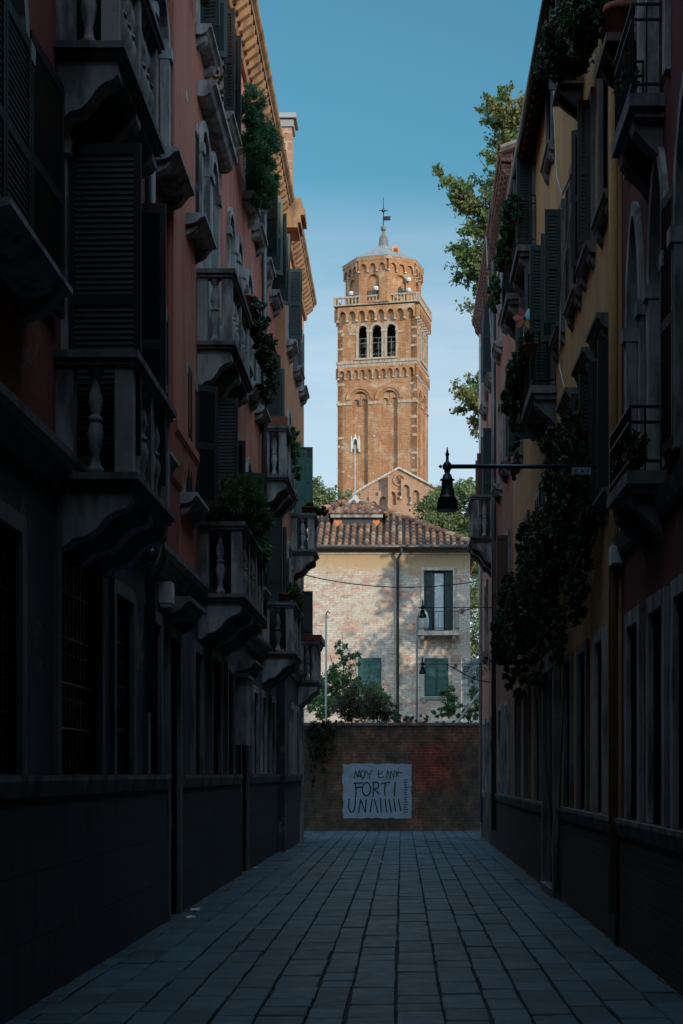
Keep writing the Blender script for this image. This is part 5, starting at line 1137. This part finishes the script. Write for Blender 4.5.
def twig_tree(label, base, top, origins, d, seed, group):
    """a tall crown of separate limbs: origins = ((px, py), [(px, py) tips])"""
    rng = np.random.default_rng(seed); t = thing('tree', label, 'tree', base, group); m = MB(); b = Vector(base); tp = Vector(top); pts = []
    m.tube([b, b.lerp(tp, .5) + Vector((.3, 0, 0)), tp], [.38, .28, .12], 9)
    for (ox, oy), tips in origins:
        o = Vector(P(ox, oy, d)); s0 = b.lerp(tp, min(.97, max(.3, (o.z - b.z) / (tp.z - b.z) - .08))); m.tube([s0, s0.lerp(o, .5) + Vector((0, 0, .2)), o], [.10, .08, .06], 6)
        for tx, ty in tips:
            e = Vector(P(tx, ty, d + rng.uniform(-1.2, 1.2))); mid = o.lerp(e, .5) + Vector(rng.normal(size=3)) * .12 + Vector((0, 0, .12)); path = [o.lerp(mid, q).lerp(mid.lerp(e, q), q) for q in np.linspace(0, 1, 9)]
            m.tube(path, [.05 - .005 * i for i in range(9)], 5)
            L = (e - o).length
            for i in range(int(10 + L * 9)):
                q = rng.uniform(.15, 1.0); p = path[min(8, int(q * 8))]; ln = rng.uniform(.12, .5) * (1.2 - .5 * q)
                dr_ = (e - o).normalized() * rng.uniform(.1, .9) + Vector(rng.normal(size=3)) * .55; dr_.normalize(); tw = p + dr_ * ln
                m.tube([p, tw], [.010, .004], 3)
                for _ in range(int(rng.uniform(7, 16))):
                    f_ = rng.uniform(.3, 1.05); pts.append(np.array(p.lerp(tw, f_)) + rng.normal(size=3) * .055)
    m.build('trunk', 'bark', t, True); leaf_mesh('crown', np.array(pts), .135, 'leaf_plane', t, rng)
    return t
twig_tree('tall plane tree reaching out over the right hand roofs', (4.6, 46, 0), (3.9, 46, 21), [
    ((520, 140), [(484, 92), (490, 100), (500, 84), (478, 110), (486, 124), (512, 88), (522, 96), (500, 112), (495, 104), (515, 110)]),
    ((515, 175), [(492, 140), (486, 152), (498, 128), (500, 145), (505, 140), (494, 158), (510, 130)]),
    ((512, 225), [(472, 172), (480, 160), (486, 175), (490, 190), (478, 196), (482, 205), (500, 165), (498, 200), (470, 205), (488, 215)]),
    ((478, 212), [(437, 168), (441, 182), (447, 176), (452, 190), (458, 182), (462, 196), (456, 200), (450, 198), (466, 190), (470, 205)]),
    ((505, 245), [(468, 222), (472, 232), (462, 228), (478, 238), (484, 228), (476, 218)]),
    ((492, 270), [(452, 248), (458, 256), (450, 268), (456, 280), (464, 284), (470, 276), (462, 244), (474, 256), (468, 262), (478, 246), (480, 280), (474, 290)]),
    ((490, 318), [(467, 308), (474, 312)]),
    ((492, 405), [(454, 386), (462, 392), (470, 382), (478, 374), (466, 400), (460, 412), (468, 424), (474, 434), (480, 414), (476, 398), (456, 394)])], 46, 34, TG)

# litter
rl = random.Random(8)
for i, (lx, ly, lab) in enumerate([(-2.40, 17.55, 'crumpled scrap of white paper by the near left doorway step'), (-2.33, 16.6, 'small white paper scrap on the paving below the near left doorway'), (-2.44, 25.4, 'white paper scrap against the foot of the orange house'), (-2.40, 31.2, 'tiny white scrap at the foot of the far left house'), (-.35, 27.0, 'tiny pale scrap lying in the middle of the paving')]):
    m_ = MB(); s_ = .05 if i < 2 else .045; n = 5
    vs = [(lx + (a - n / 2) * s_ * .5, ly + (b - n / 2) * s_ * .8, .006 + rl.uniform(0, .03)) for a in range(n) for b in range(n)]
    m_.add(vs, [(a * n + b, a * n + b + 1, (a + 1) * n + b + 1, (a + 1) * n + b) for a in range(n - 1) for b in range(n - 1)])
    tag(m_.build('paper_scrap', 'white'), lab, 'litter', 'paper scraps on the paving')

# ================================================================== SKY, SUN, CAMERA
AZ, EL = 139, 12
w = bpy.data.worlds.new('World'); sc.world = w; w.use_nodes = True; nt = w.node_tree; bg = nt.nodes['Background']
sky = nt.nodes.new('ShaderNodeTexSky'); sky.sky_type = 'NISHITA'; sky.sun_disc = False; sky.sun_elevation = R(EL); sky.sun_rotation = R(AZ); sky.air_density = 1.0; sky.dust_density = .6; sky.ozone_density = 1.6
def wmix(bt, fac, a, b):
    m = nt.nodes.new('ShaderNodeMix'); m.data_type = 'RGBA'; m.blend_type = bt
    for v, k_ in ((fac, 0), (a, 6), (b, 7)):
        if isinstance(v, (int, float)): m.inputs[k_].default_value = v
        elif isinstance(v, tuple): m.inputs[k_].default_value = (*v, 1)
        else: nt.links.new(v, m.inputs[k_])
    return m.outputs[2]
tc = nt.nodes.new('ShaderNodeTexCoord'); mp = nt.nodes.new('ShaderNodeMapping'); mp.inputs['Scale'].default_value = (1.2, 1.2, 9); nt.links.new(tc.outputs['Generated'], mp.inputs[0])
ns = nt.nodes.new('ShaderNodeTexNoise'); ns.inputs['Scale'].default_value = 2.2; ns.inputs['Detail'].default_value = 6; ns.inputs['Roughness'].default_value = .55; nt.links.new(mp.outputs[0], ns.inputs['Vector'])
sx = nt.nodes.new('ShaderNodeSeparateXYZ'); nt.links.new(tc.outputs['Generated'], sx.inputs[0])
r1 = nt.nodes.new('ShaderNodeValToRGB'); r1.color_ramp.elements[0].position = .40; r1.color_ramp.elements[1].position = .64; nt.links.new(ns.outputs['Fac'], r1.inputs[0])
r2 = nt.nodes.new('ShaderNodeMapRange'); nt.links.new(sx.outputs[2], r2.inputs[0]); r2.inputs[1].default_value = .37; r2.inputs[2].default_value = .225; r2.inputs[3].default_value = 0; r2.inputs[4].default_value = .9
ma = nt.nodes.new('ShaderNodeMath'); ma.operation = 'MULTIPLY_ADD'; nt.links.new(r1.outputs[0], ma.inputs[0]); ma.inputs[1].default_value = .5; ma.inputs[2].default_value = .62
mm = nt.nodes.new('ShaderNodeMath'); mm.operation = 'MULTIPLY'; nt.links.new(ma.outputs[0], mm.inputs[0]); nt.links.new(r2.outputs[0], mm.inputs[1])
tint = wmix('MULTIPLY', 1.0, sky.outputs[0], (.56, 1.08, 1.06))
cl_ = wmix('MIX', mm.outputs[0], tint, CLOUD)
# bright sky added out of view, overhead and behind, to lift the shaded alley
bk = nt.nodes.new('ShaderNodeMath'); bk.operation = 'MULTIPLY_ADD'; nt.links.new(sx.outputs[1], bk.inputs[0]); bk.inputs[1].default_value = -.75; nt.links.new(sx.outputs[2], bk.inputs[2])
r3 = nt.nodes.new('ShaderNodeMapRange'); r3.interpolation_type = 'SMOOTHSTEP'; nt.links.new(bk.outputs[0], r3.inputs[0]); r3.inputs[1].default_value = .0; r3.inputs[2].default_value = .75
n3 = nt.nodes.new('ShaderNodeTexNoise'); n3.inputs['Scale'].default_value = 3; n3.inputs['Detail'].default_value = 5; nt.links.new(tc.outputs['Generated'], n3.inputs['Vector'])
m3 = nt.nodes.new('ShaderNodeMapRange'); nt.links.new(n3.outputs['Fac'], m3.inputs[0]); m3.inputs[1].default_value = .3; m3.inputs[2].default_value = .6; m3.inputs[3].default_value = .55
mu = nt.nodes.new('ShaderNodeMath'); mu.operation = 'MULTIPLY'; nt.links.new(r3.outputs[0], mu.inputs[0]); nt.links.new(m3.outputs[0], mu.inputs[1])
cl_ = wmix('MIX', mu.outputs[0], cl_, FILLSKY)
nt.links.new(cl_, bg.inputs[0]); bg.inputs[1].default_value = SKYS
sun = bpy.data.lights.new('sun', 'SUN'); sun.energy = SUNS; sun.angle = R(.8); sun.color = (1, .86, .68)
so = bpy.data.objects.new('sun', sun); C.objects.link(so)
dirv = Vector((math.sin(R(AZ)) * math.cos(R(EL)), math.cos(R(AZ)) * math.cos(R(EL)), math.sin(R(EL))))
so.rotation_euler = dirv.to_track_quat('Z', 'Y').to_euler(); so.location = (20, -20, 30)
cam = bpy.data.cameras.new('camera'); co = bpy.data.objects.new('camera', cam); C.objects.link(co)
co.location = (0, 0, EYE); co.rotation_euler = (R(90), 0, 0)
cam.sensor_width = 36; cam.sensor_fit = 'AUTO'; cam.lens = F / 1024 * 36
cam.shift_x = (341.5 - VX) / 1024; cam.shift_y = (VY - 512) / 1024; cam.clip_end = 6000; cam.clip_start = .05
sc.camera = co
sc.render.engine = 'CYCLES'
sc.view_settings.view_transform = 'Standard'; sc.view_settings.look = 'None'; sc.view_settings.exposure = EXPO; sc.view_settings.gamma = 1
sc.cycles.use_denoising = True; sc.cycles.max_bounces = 6; sc.cycles.diffuse_bounces = 4
sc.render.film_transparent = False
